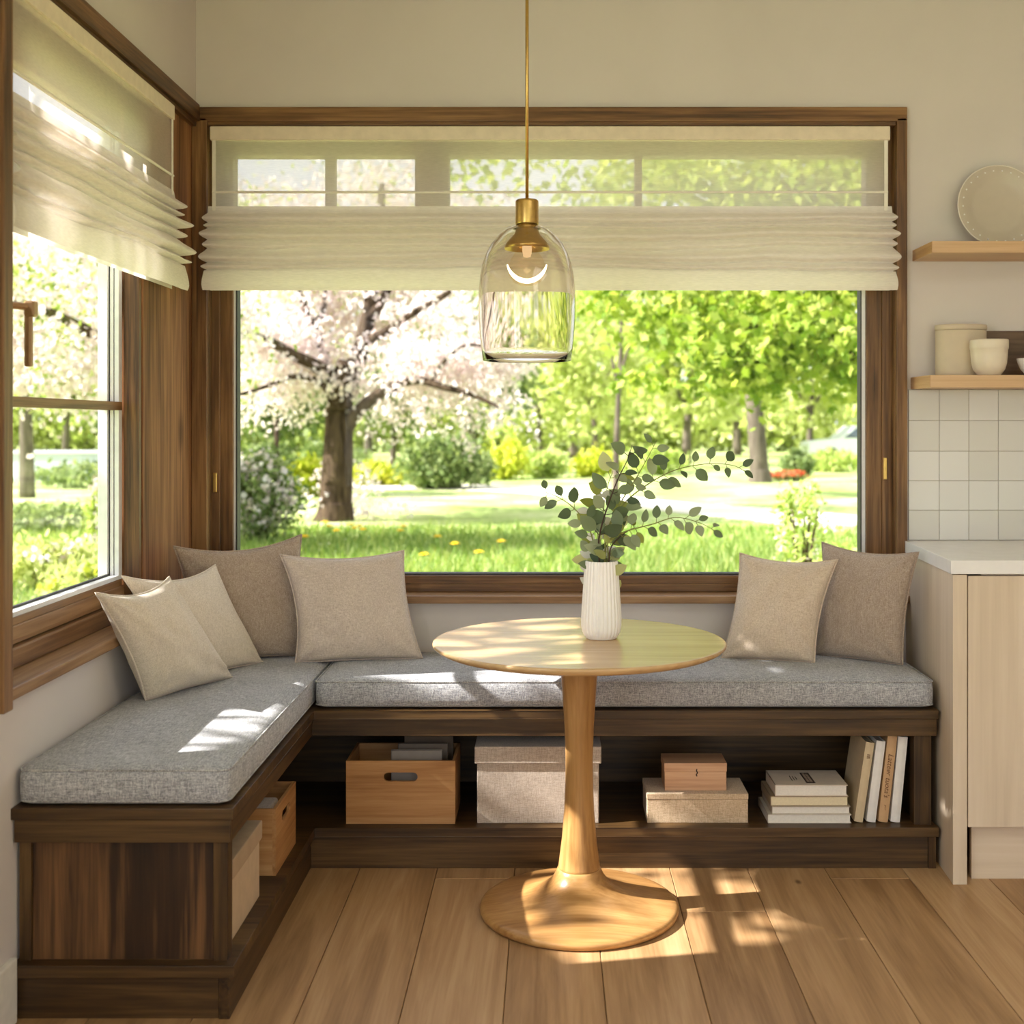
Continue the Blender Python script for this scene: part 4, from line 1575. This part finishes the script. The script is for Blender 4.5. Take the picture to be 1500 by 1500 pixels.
M_path = plain('gravel_path', lin(226, 218, 204), .95, .05, 0, .08, 20)
def gpt(px, py):
    Y = (H - GZ) * F / (py - 622)
    return ((px - 805) * Y / F, Y)
up = [gpt(300, 708), gpt(480, 708), gpt(700, 711), gpt(850, 719), gpt(960, 733), gpt(1110, 744), gpt(1262, 757), gpt(1400, 770)]
dn = [gpt(300, 716), gpt(480, 716), gpt(700, 719), gpt(850, 730), gpt(960, 747), gpt(1110, 764), gpt(1262, 784), gpt(1400, 806)]
up = smooth_path([(a, b, GZ + .012) for a, b in up], 6); dn = smooth_path([(a, b, GZ + .012) for a, b in dn], 6)
bm = bmesh.new()
vu = [bm.verts.new(p) for p in up]; vd = [bm.verts.new(p) for p in dn]
lowu = [bm.verts.new((p.x, p.y, GZ - .05)) for p in up]; lowd = [bm.verts.new((p.x, p.y, GZ - .05)) for p in dn]
for i in range(len(vu) - 1):
    bm.faces.new((vu[i], vu[i + 1], vd[i + 1], vd[i]))
    bm.faces.new((vd[i], vd[i + 1], lowd[i + 1], lowd[i]))
    bm.faces.new((vu[i], lowu[i], lowu[i + 1], vu[i + 1]))
o = part('garden_path', bm, M_path)
tag(o, 'pale gravel path curving across the lawn', 'path', kind='structure')

M_bark = bark('bark', lin(46, 36, 28), lin(92, 77, 62))
M_bark_far = bark('bark_far', lin(76, 68, 60), lin(116, 106, 94))
GRN = lambda a, b, c: [(0, lin(*a)), (.5, lin(*b)), (1, lin(*c))]
M_spring = leafmat('spring_leaves', GRN((136, 160, 70), (184, 202, 108), (222, 228, 160)), .5, (1, 1, .75))
M_maple = leafmat('maple_leaves', GRN((112, 144, 44), (160, 182, 72), (206, 214, 122)), .52, (1, .97, .62))
M_pale = leafmat('pale_leaves', GRN((176, 192, 108), (206, 214, 140), (228, 230, 176)), .5, (1, 1, .75))
M_olive = leafmat('olive_leaves', GRN((92, 112, 62), (128, 148, 90), (172, 184, 128)), .4, (1, 1, .65))
M_hedge = leafmat('hedge_leaves', GRN((168, 184, 48), (206, 212, 70), (228, 226, 110)), .45, (1, 1, .6))
M_bloss = leafmat('blossom', GRN((222, 204, 203), (236, 225, 223), (243, 238, 234)), .4, (1, .97, .97))
M_grass = leafmat('grass_blades', GRN((96, 130, 54), (138, 164, 82), (190, 198, 134)), .45, (1, 1, .5))
M_yellow = plain('dandelion_yellow', lin(250, 214, 40), .7)
M_red = leafmat('red_flowers', GRN((206, 90, 60), (226, 120, 84), (236, 160, 120)), .3)


def tree_parts(root, limbs, barkmat):
    bm = bmesh.new()
    for pts, rad in limbs:
        P = smooth_path(pts, 6)
        m = len(P)
        if isinstance(rad, tuple):
            rr = [rad[0] + (rad[1] - rad[0]) * (i / (m - 1)) ** .8 for i in range(m)]
        else:
            rr = rad
        tube(bm, P, rr, 12)
    return part('trunk', bm, barkmat, root, True)


# ---- blossom tree in the middle distance
TYc = 18.3
def bp(px, py, dy=0.0):
    return at(px, py, TYc + dy)
bt = thing('blossom_tree', 'white blossoming tree with thick trunk left of centre on the lawn', 'tree', tuple(at(490, 762, TYc)))
limbs = [
    ([bp(489, 768), bp(491, 740), bp(494, 690), bp(496, 640), bp(497, 600), bp(500, 575)], (.275, .19)),
    ([bp(497, 596, -.1), bp(500, 560, -.2), bp(508, 530, -.25)], (.19, .13)),
    ([bp(489, 769), bp(491, 756), bp(492, 735)], (.34, .25)),
    ([bp(506, 630), bp(522, 606, -.2), bp(548, 582, -.5), bp(580, 565, -.8), bp(612, 557, -1.0), bp(650, 567, -1.2), bp(690, 578, -1.3), bp(730, 596, -1.4)], (.12, .025)),
    ([bp(500, 585), bp(516, 545, .1), bp(532, 500, .2), bp(541, 450, .3), bp(548, 400, .3), bp(556, 340, .4), bp(560, 270, .5)], (.17, .06)),
    ([bp(536, 500, .1), bp(560, 488, -.2), bp(600, 462, -.5), bp(655, 430, -.8), bp(710, 390, -1.0)], (.08, .03)),
    ([bp(540, 470, .2), bp(560, 440, .3), bp(580, 400, .5), bp(600, 350, .7)], (.09, .04)),
    ([bp(495, 580), bp(482, 550, -.2), bp(462, 535, -.5), bp(430, 520, -.8), bp(390, 498, -1.1), bp(345, 487, -1.4), bp(300, 470, -1.6)], (.13, .04)),
    ([bp(487, 585), bp(470, 560, -.4), bp(430, 552, -.8), bp(390, 566, -1.1), bp(345, 580, -1.4)], (.07, .02)),
    ([bp(484, 560, .1), bp(474, 520, .2), bp(462, 485, .3), bp(448, 452, .3), bp(436, 415, .4), bp(410, 360, .5)], (.10, .035)),
    ([bp(460, 480, .3), bp(475, 450, .5), bp(478, 410, .7)], (.06, .03)),
    ([bp(630, 558, -1.1), bp(660, 520, -1.2), bp(690, 505, -1.2), bp(740, 515, -1.2)], (.035, .015)),
]
tree_parts(bt, limbs, M_bark)
pts = []
for P_, r_ in limbs[2:]:
    SP = smooth_path(P_, 10)
    m = len(SP)
    for i in range(m // 4, m):
        for _ in range(3):
            c = np.array(SP[i]) + rng.normal(size=3) * np.array((.36, .4, .28)) + np.array((0, .55, 0))
            pts.append(c + rng.normal(size=(16, 3)) * .09)
pts = np.concatenate(pts)
cro = blob(8500, tuple(at(520, 370, TYc + 1.6)), (3.0, 1.5, 1.55), 130, .10, .3)
cro2 = blob(2200, tuple(at(660, 535, TYc - .3)), (1.2, 1.0, .40), 40, .13, .3)
cro3 = blob(2600, tuple(at(385, 515, TYc + .3)), (.9, 1.0, .62), 40, .13, .3)
pts = np.concatenate([pts, cro, cro2, cro3])
cloud_mesh('blossoms', pts, .05 + .04 * rng.random(len(pts)), PETAL, M_bloss, bt)
lv = blob(3600, tuple(at(510, 400, TYc + 1.6)), (3.0, 1.6, 1.8), 120, .10, .3)
cloud_mesh('leaves', lv, .07 + .04 * rng.random(len(lv)), LEAF, M_spring, bt)

# ---- blossom tree beyond the left window (trunk behind the post)
b2 = thing('blossom_tree', 'white blossoming tree seen through the left window', 'tree', (-4.35, 14.0, GZ))
l2 = [([(-4.35, 14.0, GZ - .05), (-4.33, 14.0, .8), (-4.3, 14.0, 1.7)], (.22, .15)),
      ([(-4.3, 14, 1.6), (-4.9, 13.8, 2.2), (-5.6, 13.6, 2.6), (-6.3, 13.4, 2.8)], (.10, .03)),
      ([(-4.3, 14, 1.6), (-4.5, 14.1, 2.6), (-5.0, 14.2, 3.4), (-5.4, 14.2, 4.2)], (.10, .03)),
      ([(-4.3, 14, 1.6), (-4.0, 14.2, 2.6), (-3.7, 14.2, 3.4)], (.09, .03))]
tree_parts(b2, l2, M_bark)
pts = np.concatenate([blob(9000, (-5.3, 13.6, 2.7), (1.9, 1.3, 1.35), 110, .12, .2), blob(1500, (-6.2, 13.6, 2.0), (.6, .8, .5), 20, .2, .3)])
cloud_mesh('blossoms', pts, .05 + .04 * rng.random(len(pts)), PETAL, M_bloss, b2)
lv = blob(2000, (-5.3, 14.6, 2.9), (2.0, 1.6, 1.6), 60, .14, .4)
cloud_mesh('leaves', lv, .07 + .05 * rng.random(len(lv)), LEAF, M_spring, b2)

# ---- maple with its trunk right of centre
MY = 30.5
def mp_(px, py, dy=0.0):
    return at(px, py, MY + dy)
mt = thing('maple_tree', 'tall green maple with grey trunk right of centre on the lawn', 'tree', tuple(at(1112, 706, MY)))
ml = [([mp_(1113, 712), mp_(1112, 690), mp_(1109, 640), mp_(1104, 580), mp_(1098, 520), mp_(1092, 440), mp_(1088, 340)], (.27, .16)),
      ([mp_(1113, 713), mp_(1113, 700), mp_(1112, 688)], (.36, .26)),
      ([mp_(1103, 575), mp_(1085, 562, -.5), mp_(1060, 552, -1)], (.09, .03)),
      ([mp_(1098, 500), mp_(1130, 450, .5), mp_(1190, 400, 1)], (.12, .05)),
      ([mp_(1095, 470), mp_(1050, 430, .5), mp_(980, 390, 1)], (.12, .05))]
tree_parts(mt, ml, M_bark_far)
lv = blob(4200, tuple(mp_(1090, 310, 0)), (4.4, 1.6, 2.4), 90, .11, .4)
cloud_mesh('leaves', lv, .13 + .08 * rng.random(len(lv)), MAPLE, M_maple, mt, .3, None, .6)

# ---- nearer maple bough reaching in from the right
NY = 12.5
def np_(px, py, dy=0.0):
    return at(px, py, NY + dy)
nt2 = thing('maple_tree', 'green maple whose dark bough arches in from the right edge', 'tree', (5.4, 12.9, GZ))
nl = [([(5.4, 12.9, GZ - .05), (5.35, 12.9, 1.0), (5.3, 12.85, 2.2), (5.2, 12.8, 3.6), (5.1, 12.8, 5.2)], (.26, .12)),
      ([(5.3, 12.85, 1.2), (4.4, 12.7, 1.5), np_(1290, 548, -.55), np_(1255, 522, -.55), np_(1215, 492, -.55), np_(1170, 478, -.55), np_(1125, 480, -.55), np_(1075, 494, -.55), np_(1010, 517, -.55)], (.10, .012)),
      ([(5.2, 12.8, 3.4), (4.2, 12.6, 3.3), np_(1320, 380, .3), np_(1200, 400, .3), np_(1110, 440, .2), np_(1060, 470, .1)], (.09, .012)),
      ([(5.15, 12.8, 4.0), (3.6, 12.8, 4.0), (2.2, 12.8, 3.7), (1.1, 12.8, 3.0)], (.09, .012)),
      ([np_(1168, 478), np_(1140, 515, -.1), np_(1110, 540, -.2)], (.02, .008))]
tree_parts(nt2, nl, M_bark)
pts = []
def along(P_, start, cnt, sd, k=9):
    SP = smooth_path(P_, 10)
    m = len(SP)
    for i in range(int(m * start), m):
        for _ in range(cnt):
            c = np.array(SP[i]) + rng.normal(size=3) * np.array(sd)
            pts.append(c + rng.normal(size=(k, 3)) * .085)
along(nl[1][0], .30, 4, (.17, .35, .15))
along(nl[2][0], .25, 7, (.3, .45, .22))
along(nl[3][0], .25, 9, (.35, .5, .30))
along(nl[4][0], .1, 6, (.14, .25, .14))
for (px, py, rx, rz, n) in ((1050, 470, .42, .26, 330), (940, 560, .30, .12, 110), (1040, 560, .40, .16, 200), (1230, 560, .22, .30, 170), (1200, 450, .5, .25, 330), (960, 470, .5, .3, 260), (900, 440, .3, .2, 120), (1080, 260, 1.1, .45, 900), (1210, 270, .6, .5, 600), (760, 250, .8, .35, 260)):
    pts.append(blob(n, tuple(np_(px, py, .1)), (rx, .6, rz), max(6, n // 16), .24, .3))
pts = np.concatenate(pts)
cloud_mesh('leaves', pts, .085 + .05 * rng.random(len(pts)), MAPLE, M_maple, nt2, .5, None, .8)


def far_tree(name, label, px, Y, h, cz, rx, rz, mat, nleaf, ls, trunk_r=.16, lean=0.0, barkmat=None, ry=None):
    X = (px - 805) * Y / F
    root = thing(name, label, 'tree', (X, Y, GZ), group=None)
    tp = (X + lean, Y, cz)
    tree_parts(root, [([(X, Y, GZ - .05), (X + lean * .3, Y, cz * .35), (X + lean * .8, Y, cz * .75), (X + lean, Y, cz + rz * .5)], (trunk_r, trunk_r * .35)),
                      ([(X + lean * .5, Y, cz * .55), (X + lean + rx * .4, Y - .3, cz)], (trunk_r * .5, trunk_r * .15)),
                      ([(X + lean * .5, Y, cz * .5), (X + lean - rx * .45, Y + .3, cz)], (trunk_r * .5, trunk_r * .15))], barkmat or M_bark_far)
    lv = blob(nleaf, (X + lean, Y, cz), (rx, ry or 1.1, rz), max(20, nleaf // 60), .15, .4)
    cloud_mesh('leaves', lv, ls * (.75 + .6 * rng.random(len(lv))), LEAF, mat, root, .2)
    return root


FT = [
    # label, px, Y, crown z, rx, rz, material, leaves, leaf size
    ('olive tree standing far left behind the blossoming trunk', 395, 38, 3.0, 2.3, 2.4, M_olive, 2600, .26, .14),
    ('dark slim tree far behind, left of the round bush', 575, 42, 3.4, 2.0, 2.2, M_olive, 2400, .28, .13),
    ('dark forked tree far behind the round olive bush', 690, 36, 3.4, 2.0, 1.8, M_olive, 2200, .26, .22),
    ('pale yellow tree in the far centre left of the vase branches', 790, 47, 3.4, 2.6, 3.0, M_pale, 3200, .30, .18),
    ('pale spreading tree far behind the vase branches', 872, 40.5, 3.5, 1.9, 2.4, M_pale, 2800, .27, .14),
    ('slender tree with thin dark trunk behind the vase', 901, 24, 4.0, 1.1, 1.7, M_spring, 1200, .17, .075),
    ('pale tree far behind, left of the grey maple trunk', 1005, 44, 3.6, 2.2, 2.6, M_pale, 3200, .29, .20),
    ('yellow green tree far behind, right of the grey maple trunk', 1185, 47, 3.5, 2.4, 2.8, M_pale, 3000, .28, .16),
    ('pale tree at the far right edge of the back window', 1285, 53, 3.8, 2.6, 3.0, M_pale, 2800, .30, .18),
    ('tall bright tree far beyond the centre of the lawn', 840, 52, 5.8, 4.0, 4.6, M_pale, 3600, .40, .22),
    ('tall bright tree far beyond the maple', 1080, 57, 6.2, 3.4, 4.6, M_pale, 3600, .40, .22),
    ('tall green tree far beyond the blossoming tree', 540, 57, 6.0, 4.2, 4.4, M_spring, 3600, .38, .22),
    ('tall green tree far left beyond the blossoming tree', 300, 52, 5.4, 3.4, 4.2, M_olive, 3000, .36, .22),
    ('yellow green tree low in the left window view', 95, 38, 3.2, 2.2, 1.7, M_spring, 2600, .25, .14),
    ('tall green tree rising at the top of the left window view', 40, 24, 4.6, 2.0, 1.5, M_spring, 2600, .20, .16),
    ('olive tree right of centre in the left window view', 170, 42, 3.6, 1.7, 2.6, M_olive, 2200, .25, .14),
    ('tall tree closing the far right of the park', 1400, 57, 5.5, 3.6, 4.4, M_spring, 2400, .38, .2),
    ('distant tree left of the left window view', -20, 47, 5.0, 3.2, 3.6, M_olive, 2400, .32, .2),
]
for (lab, px, Y, cz, rx, rz, mat, nl_, ls, tr_) in FT:
    far_tree('park_tree', lab, px, Y, 0, cz, rx, rz, mat, nl_, ls, tr_, .15 if px % 2 else -.1)


def bush(name, label, px, py, Y, rx, rz, mat, n, ls, cat='bush', flowers=None, stems=5):
    X = (px - 805) * Y / F
    root = thing(name, label, cat, (X, Y, GZ))
    bm = bmesh.new()
    for k in range(stems):
        a = 2 * PI * k / stems
        tube(bm, [(X + .05 * math.cos(a), Y + .05 * math.sin(a), GZ - .03), (X + rx * .3 * math.cos(a), Y + rx * .3 * math.sin(a), GZ + rz * .8), (X + rx * .55 * math.cos(a), Y + rx * .5 * math.sin(a), GZ + rz * 1.5)], [.02, .014, .006], 6)
    part('stems', bm, M_bark, root, True)
    lv = blob(n, (X, Y, GZ + rz), (rx, rx * .8, rz), max(14, n // 40), .2, .5)
    lv = lv[lv[:, 2] > GZ + .02]
    cloud_mesh('leaves', lv, ls * (.7 + .6 * rng.random(len(lv))), LEAF, mat, root, .3)
    if flowers:
        m2, n2, fs = flowers
        lv = blob(n2, (X, Y - rx * .12, GZ + rz * 1.15), (rx, rx * .8, rz * .95), max(10, n2 // 12), .14, .75)
        lv = lv[lv[:, 2] > GZ + .1]
        cloud_mesh('blossoms', lv, fs * (.7 + .6 * rng.random(len(lv))), PETAL, m2, root)
    return root


bush('garden_bush', 'round olive green bush in the middle of the lawn', 645, 715, 27.5, .92, .60, M_olive, 3600, .15)
bush('garden_bush', 'small olive bush touching the right side of the round bush', 702, 712, 29.2, .30, .42, M_olive, 800, .13)
bush('flowering_bush', 'bush with whitish pink flowers at the left edge of the back window', 380, 790, 15.0, .46, .52, M_olive, 2600, .085, 'bush', (M_bloss, 700, .07))
bush('garden_bush', 'yellow green bush directly left of the blossoming tree trunk', 452, 725, 24.5, .52, .36, M_hedge, 1600, .13)
bush('garden_bush', 'bright yellow bush right of the round olive bush', 738, 705, 32, .62, .48, M_hedge, 1500, .16)
for k, (lab, px, Y, rx, rz, mt_) in enumerate((
        ('low yellow hedge right of the blossoming tree trunk', 552, 29, .62, .26, M_hedge),
        ('low hedge clump behind the blossoming tree trunk', 490, 33.5, .9, .46, M_olive),
        ('low hedge clump left behind the flowering bush', 395, 36.5, .75, .46, M_olive),
        ('low green hedge left of the vase foliage', 800, 33, .55, .34, M_spring),
        ('low hedge behind the vase branches', 872, 33.5, .60, .36, M_hedge),
        ('low hedge behind the right vase branch', 960, 35, .8, .38, M_spring),
        ('green shrub right of the maple trunk foot', 1166, 34, .42, .34, M_olive),
        ('low hedge at the far right of the lawn', 1225, 37, .9, .3, M_spring))):
    bush('hedge_shrub', lab, px, 0, Y, rx, rz, mt_, 1200, .16)
bush('flower_bed', 'low bed of reddish flowers beside the maple trunk', 1148, 0, 31.5, .55, .12, M_olive, 500, .10, 'flowers', (M_red, 500, .10))
bush('young_shrub', 'thin pale green shrub outside the right end of the back window', 1176, 0, 10.0, .22, .50, M_spring, 620, .055, 'shrub', (M_bloss, 80, .035))
bush('young_shrub', 'leafy low shrub behind the brown pillow at the window', 1244, 0, 8.9, .28, .26, M_spring, 1300, .060, 'shrub', (M_bloss, 60, .035))
bush('young_shrub', 'green shrub with pale flowers near the far edge of the left window', 150, 0, 13.2, .18, .46, M_spring, 900, .07, 'shrub', (M_bloss, 120, .06))
bush('garden_bush', 'pale bush low in the left window view beside the path', 70, 0, 10.6, .42, .22, M_pale, 1300, .075, 'bush', (M_bloss, 160, .05))
bush('garden_bush', 'yellowish bush just beyond the left window sill', 125, 0, 9.8, .34, .16, M_pale, 900, .07, 'bush', (M_hedge, 120, .06))
bush('hedge_shrub', 'dark low hedge in the middle of the left window view', 40, 0, 16.5, 1.0, .16, M_olive, 1400, .10)
bush('hedge_shrub', 'low hedge before the pale garden wall', 150, 0, 28, 1.5, .26, M_olive, 1300, .16)

# low pale garden wall seen through the left window
gw = thing('garden_wall', 'low pale blue-grey garden wall far beyond the left window', 'wall', (-12.0, 31.0, GZ))
M_gw = plain('pale_render', lin(196, 202, 216), .9)
part('wall_body', B(-15.6, -9.4, 30.9, 31.1, GZ - .05, .60), M_gw, gw)
part('coping', B(-15.7, -9.3, 30.85, 31.15, .6, .68, .01), plain('coping_stone', lin(216, 218, 224), .9), gw)

# uncountable far thicket that closes the park
th = thing('thicket', 'distant pale thicket of shrubs closing the whole park', 'shrubs', (0, 64, GZ), kind='stuff')
lv = np.concatenate([blob(5200, (x_, 64 + .8 * math.sin(x_), 1.5), (5.5, 1.2, 2.0), 90, .16, .3) for x_ in range(-34, 24, 7)])
lv = lv[lv[:, 2] > GZ]
cloud_mesh('shrub_leaves', lv, .30 + .25 * rng.random(len(lv)), LEAF, M_pale, th)

# parked cars far right
def car(label, px, Y, paint):
    X = (px - 805) * Y / F
    root = thing('parked_car', label, 'car', (X, Y, GZ))
    mp = plain('car_paint', paint, .3, .5)
    L, W, z0 = 4.2, 1.7, GZ
    side = [(-2.1, .35), (-2.1, .72), (-1.95, .82), (-1.0, .92), (-.45, 1.38), (.95, 1.40), (1.55, .98), (2.05, .90), (2.1, .40), (1.9, .28), (-1.9, .28)]
    def pris(pts, y0, y1):
        bm = bmesh.new()
        a = [bm.verts.new((X + p[0], Y + y0, z0 + p[1])) for p in pts]
        b = [bm.verts.new((X + p[0], Y + y1, z0 + p[1])) for p in pts]
        bm.faces.new(a[::-1]); bm.faces.new(b)
        for i in range(len(pts)):
            j = (i + 1) % len(pts)
            bm.faces.new((a[i], a[j], b[j], b[i]))
        return bm
    part('car_body', pris(side, -W / 2, W / 2), mp, root)
    mg = plain('car_glass', lin(84, 94, 108), .1, .6)
    for pts in ([(-.86, .95), (-.40, 1.31), (.20, 1.33), (.20, .95)], [(.28, .95), (.28, 1.33), (.90, 1.33), (1.38, .98)]):
        part('side_window', pris(pts, -W / 2 - .012, -W / 2 + .01), mg, root)
    for sx in (-1.3, 1.3):
        for sy in (-W / 2 + .08, W / 2 - .08):
            bm = bmesh.new()
            tube(bm, [(X + sx, Y + sy - .1, z0 + .31), (X + sx, Y + sy + .1, z0 + .31)], .31, 24)
            part('wheel', bm, plain('tyre', lin(60, 60, 62), .8), root)


car('white parked car beyond the lawn at the far right', 1262, 45, lin(226, 229, 234))

# post in the garden left of the blossoming trunk
gp = thing('garden_post', 'thin dark post behind the flowering bush', 'post', tuple(at(404, 690, 26)))
bm = bmesh.new()
tube(bm, [(at(404, 690, 26).x, 26, GZ - .05), (at(404, 690, 26).x + .02, 26, 1.45)], .055, 10)
part('post_shaft', bm, M_bark, gp, True)

# grass blades (uncountable) where the window shows the lawn close up
def blades(n, xr, yr, h0, h1):
    y = yr[0] + (yr[1] - yr[0]) * rng.random(n) ** 1.3
    x = (xr[0] + (xr[1] - xr[0]) * rng.random(n)) * y
    h = h0 + (h1 - h0) * rng.random(n) ** 2
    a = rng.random(n) * 2 * PI
    w = .008 + .008 * rng.random(n)
    lean = rng.normal(size=(n, 2)) * .35
    base = np.stack([x, y, np.full(n, GZ)], 1)
    dx = np.stack([np.cos(a) * w, np.sin(a) * w, np.zeros(n)], 1)
    tip = base + np.stack([lean[:, 0] * h, lean[:, 1] * h, h], 1)
    return np.stack([base - dx, base + dx, tip], 1).reshape(-1, 3)
bl = np.concatenate([blades(26000, (-.28, .28), (10.5, 17), .05, .17), blades(9000, (-.46, -.32), (8.5, 17), .05, .16), blades(2600, (.03, .22), (10.4, 12.5), .16, .34)])
nb = len(bl) // 3
me = bpy.data.meshes.new('grass')
me.vertices.add(nb * 3); me.vertices.foreach_set('co', bl.astype(np.float32).ravel())
me.loops.add(nb * 3); me.loops.foreach_set('vertex_index', np.arange(nb * 3, dtype=np.int32))
me.polygons.add(nb); me.polygons.foreach_set('loop_start', np.arange(0, nb * 3, 3, dtype=np.int32))
me.update(calc_edges=True)
a = me.attributes.new('rnd', 'FLOAT', 'FACE'); a.data.foreach_set('value', rng.random(nb).astype(np.float32))
me.materials.append(M_grass)
o = bpy.data.objects.new('grass', me); COL.objects.link(o)
tag(o, 'blades of green grass covering the lawn near the windows', 'grass', kind='stuff')

# dandelions
M_dstem = plain('dandelion_stem', lin(120, 150, 60), .7)
def dandelion_mesh():
    bm = bmesh.new()
    tube(bm, [(0, 0, -.01), (.004, 0, .07), (.006, 0, .14)], .004, 6)
    for f in bm.faces:
        f.material_index = 1
    t = bmesh.new()
    for k in range(18):
        a = 2 * PI * k / 18
        r1 = .034
        for (rr, zz_) in ((r1, .150), (.022, .160)):
            vs = [t.verts.new((.006, 0, .142)), t.verts.new((.006 + rr * math.cos(a - .18), rr * math.sin(a - .18), zz_)), t.verts.new((.006 + rr * 1.1 * math.cos(a), rr * 1.1 * math.sin(a), zz_)), t.verts.new((.006 + rr * math.cos(a + .18), rr * math.sin(a + .18), zz_))]
            t.faces.new(vs)
    merge(bm, t)
    me = bpy.data.meshes.new('dandelion')
    bm.to_mesh(me); bm.free()
    me.materials.append(M_yellow); me.materials.append(M_dstem)
    return me
dm = dandelion_mesh()
first = None
for (px, py) in ((436, 772), (475, 776), (482, 783), (492, 790), (512, 780), (518, 786), (525, 782), (530, 788), (590, 783), (585, 790), (733, 808), (665, 812), (700, 826), (620, 830), (640, 800), (445, 800), (100, 820), (128, 776)):
    X, Y = gpt(px, py + 9)
    if first is None:
        first = bpy.data.objects.new('dandelion', dm); o = first
    else:
        o = first.copy()
    COL.objects.link(o)
    o.location = (X, Y, GZ)
    o.scale = (1.5, 1.5, 1.2)
    tag(o, 'small yellow dandelion flowering in the lawn grass', 'flower', 'dandelions in the lawn')

# tree close outside the left window: its leaves dapple the sunlight
sd = Vector((1.0, 0.19, -0.80)).normalized()
st = thing('shade_tree', 'leafy tree beside the house outside the left window', 'tree', (-5.6, .6, GZ))
lt = [([(-5.6, .6, GZ - .05), (-5.5, .7, 1.5), (-5.3, 1.2, 3.0), (-5.0, 2.0, 4.4), (-4.8, 2.8, 5.2)], (.18, .03)),
      ([(-5.3, 1.2, 3.0), (-5.0, 2.2, 3.5), (-4.6, 3.0, 3.8)], (.05, .015)),
      ([(-5.1, 1.7, 3.9), (-4.4, 2.4, 4.3), (-4.0, 3.2, 4.3)], (.05, .015))]
tree_parts(st, lt, M_bark)
lv = blob(430, (-4.75, 2.6, 4.05), (1.25, 1.35, 1.25), 170, .07, .0)
LONG = [(0, 0), (.25, .13), (.6, .12), (1, 0), (.6, -.12), (.25, -.13)]
cloud_mesh('leaves', lv, .20 + .14 * rng.random(len(lv)), LONG, M_spring, st, 0, None, .9)

# ================================================================== light
sun_d = bpy.data.lights.new('sun', 'SUN')
sun_d.energy = 17.0
sun_d.angle = math.radians(0.55)
sun_d.color = (1.0, 0.955, 0.90)
sun = bpy.data.objects.new('sun', sun_d)
COL.objects.link(sun)
sun.rotation_euler = sd.to_track_quat('-Z', 'Y').to_euler()
sun.location = (-20, 0, 20)

wd = bpy.data.worlds.new('world')
scene.world = wd
wd.use_nodes = True
nt_ = wd.node_tree
for n in list(nt_.nodes):
    nt_.nodes.remove(n)
wo = nt_.nodes.new('ShaderNodeOutputWorld')
bg = nt_.nodes.new('ShaderNodeBackground')
sky = nt_.nodes.new('ShaderNodeTexSky')
sky.sky_type = 'HOSEK_WILKIE'
sky.turbidity = 6.0
sky.ground_albedo = 0.4
sky.sun_direction = (-sd.x, -sd.y, -sd.z)
mx = N(nt_, 'ShaderNodeMix', data_type='RGBA')
mx.inputs['Factor'].default_value = 0.85
nt_.links.new(sky.outputs[0], mx.inputs['A'])
mx.inputs['B'].default_value = (0.92, 0.97, 1.06, 1)
nt_.links.new(mx.outputs['Result'], bg.inputs['Color'])
bg.inputs['Strength'].default_value = 1.8
nt_.links.new(bg.outputs[0], wo.inputs['Surface'])

# fill light added just inside the rear opening to brighten the room
ad = bpy.data.lights.new('rear_fill', 'AREA')
ad.shape = 'RECTANGLE'
ad.size = 3.7
ad.size_y = 2.2
ad.energy = 19
ad.color = (0.98, 0.99, 1.0)
ao = bpy.data.objects.new('rear_fill', ad)
COL.objects.link(ao)
ao.location = (1.3, YF + 0.02, 1.2)
ao.rotation_euler = (PI / 2, 0, 0)

ld = bpy.data.lights.new('side_fill', 'AREA')  # fill light added in the left opening to brighten left-facing surfaces
ld.shape = 'RECTANGLE'
ld.size = 2.0
ld.size_y = 1.2
ld.energy = 43
ld.color = (0.93, 0.97, 1.0)
lo = bpy.data.objects.new('side_fill', ld)
COL.objects.link(lo)
lo.location = (XL - 0.04, 0.2, 1.55)
lo.rotation_euler = (PI / 2, 0, -PI / 2)

cd_ = bpy.data.lights.new('ceiling_fill', 'AREA')  # unseen soft fill added under the ceiling, no fixture modelled
cd_.shape = 'RECTANGLE'
cd_.size = 1.6
cd_.size_y = 1.2
cd_.energy = 18
cd_.color = (0.97, 0.985, 1.0)
co_ = bpy.data.objects.new('ceiling_fill', cd_)
COL.objects.link(co_)
co_.location = (1.5, 0.9, ZC - 0.03)

scene.view_settings.view_transform = 'Standard'
scene.view_settings.look = 'None'
scene.view_settings.gamma = 1.0
scene.view_settings.use_curve_mapping = False
scene.view_settings.exposure = 0.0
cy = scene.cycles
cy.use_denoising = True
cy.max_bounces = 10
cy.transparent_max_bounces = 24
cy.transmission_bounces = 10
cy.diffuse_bounces = 5
cy.sample_clamp_indirect = 6.0
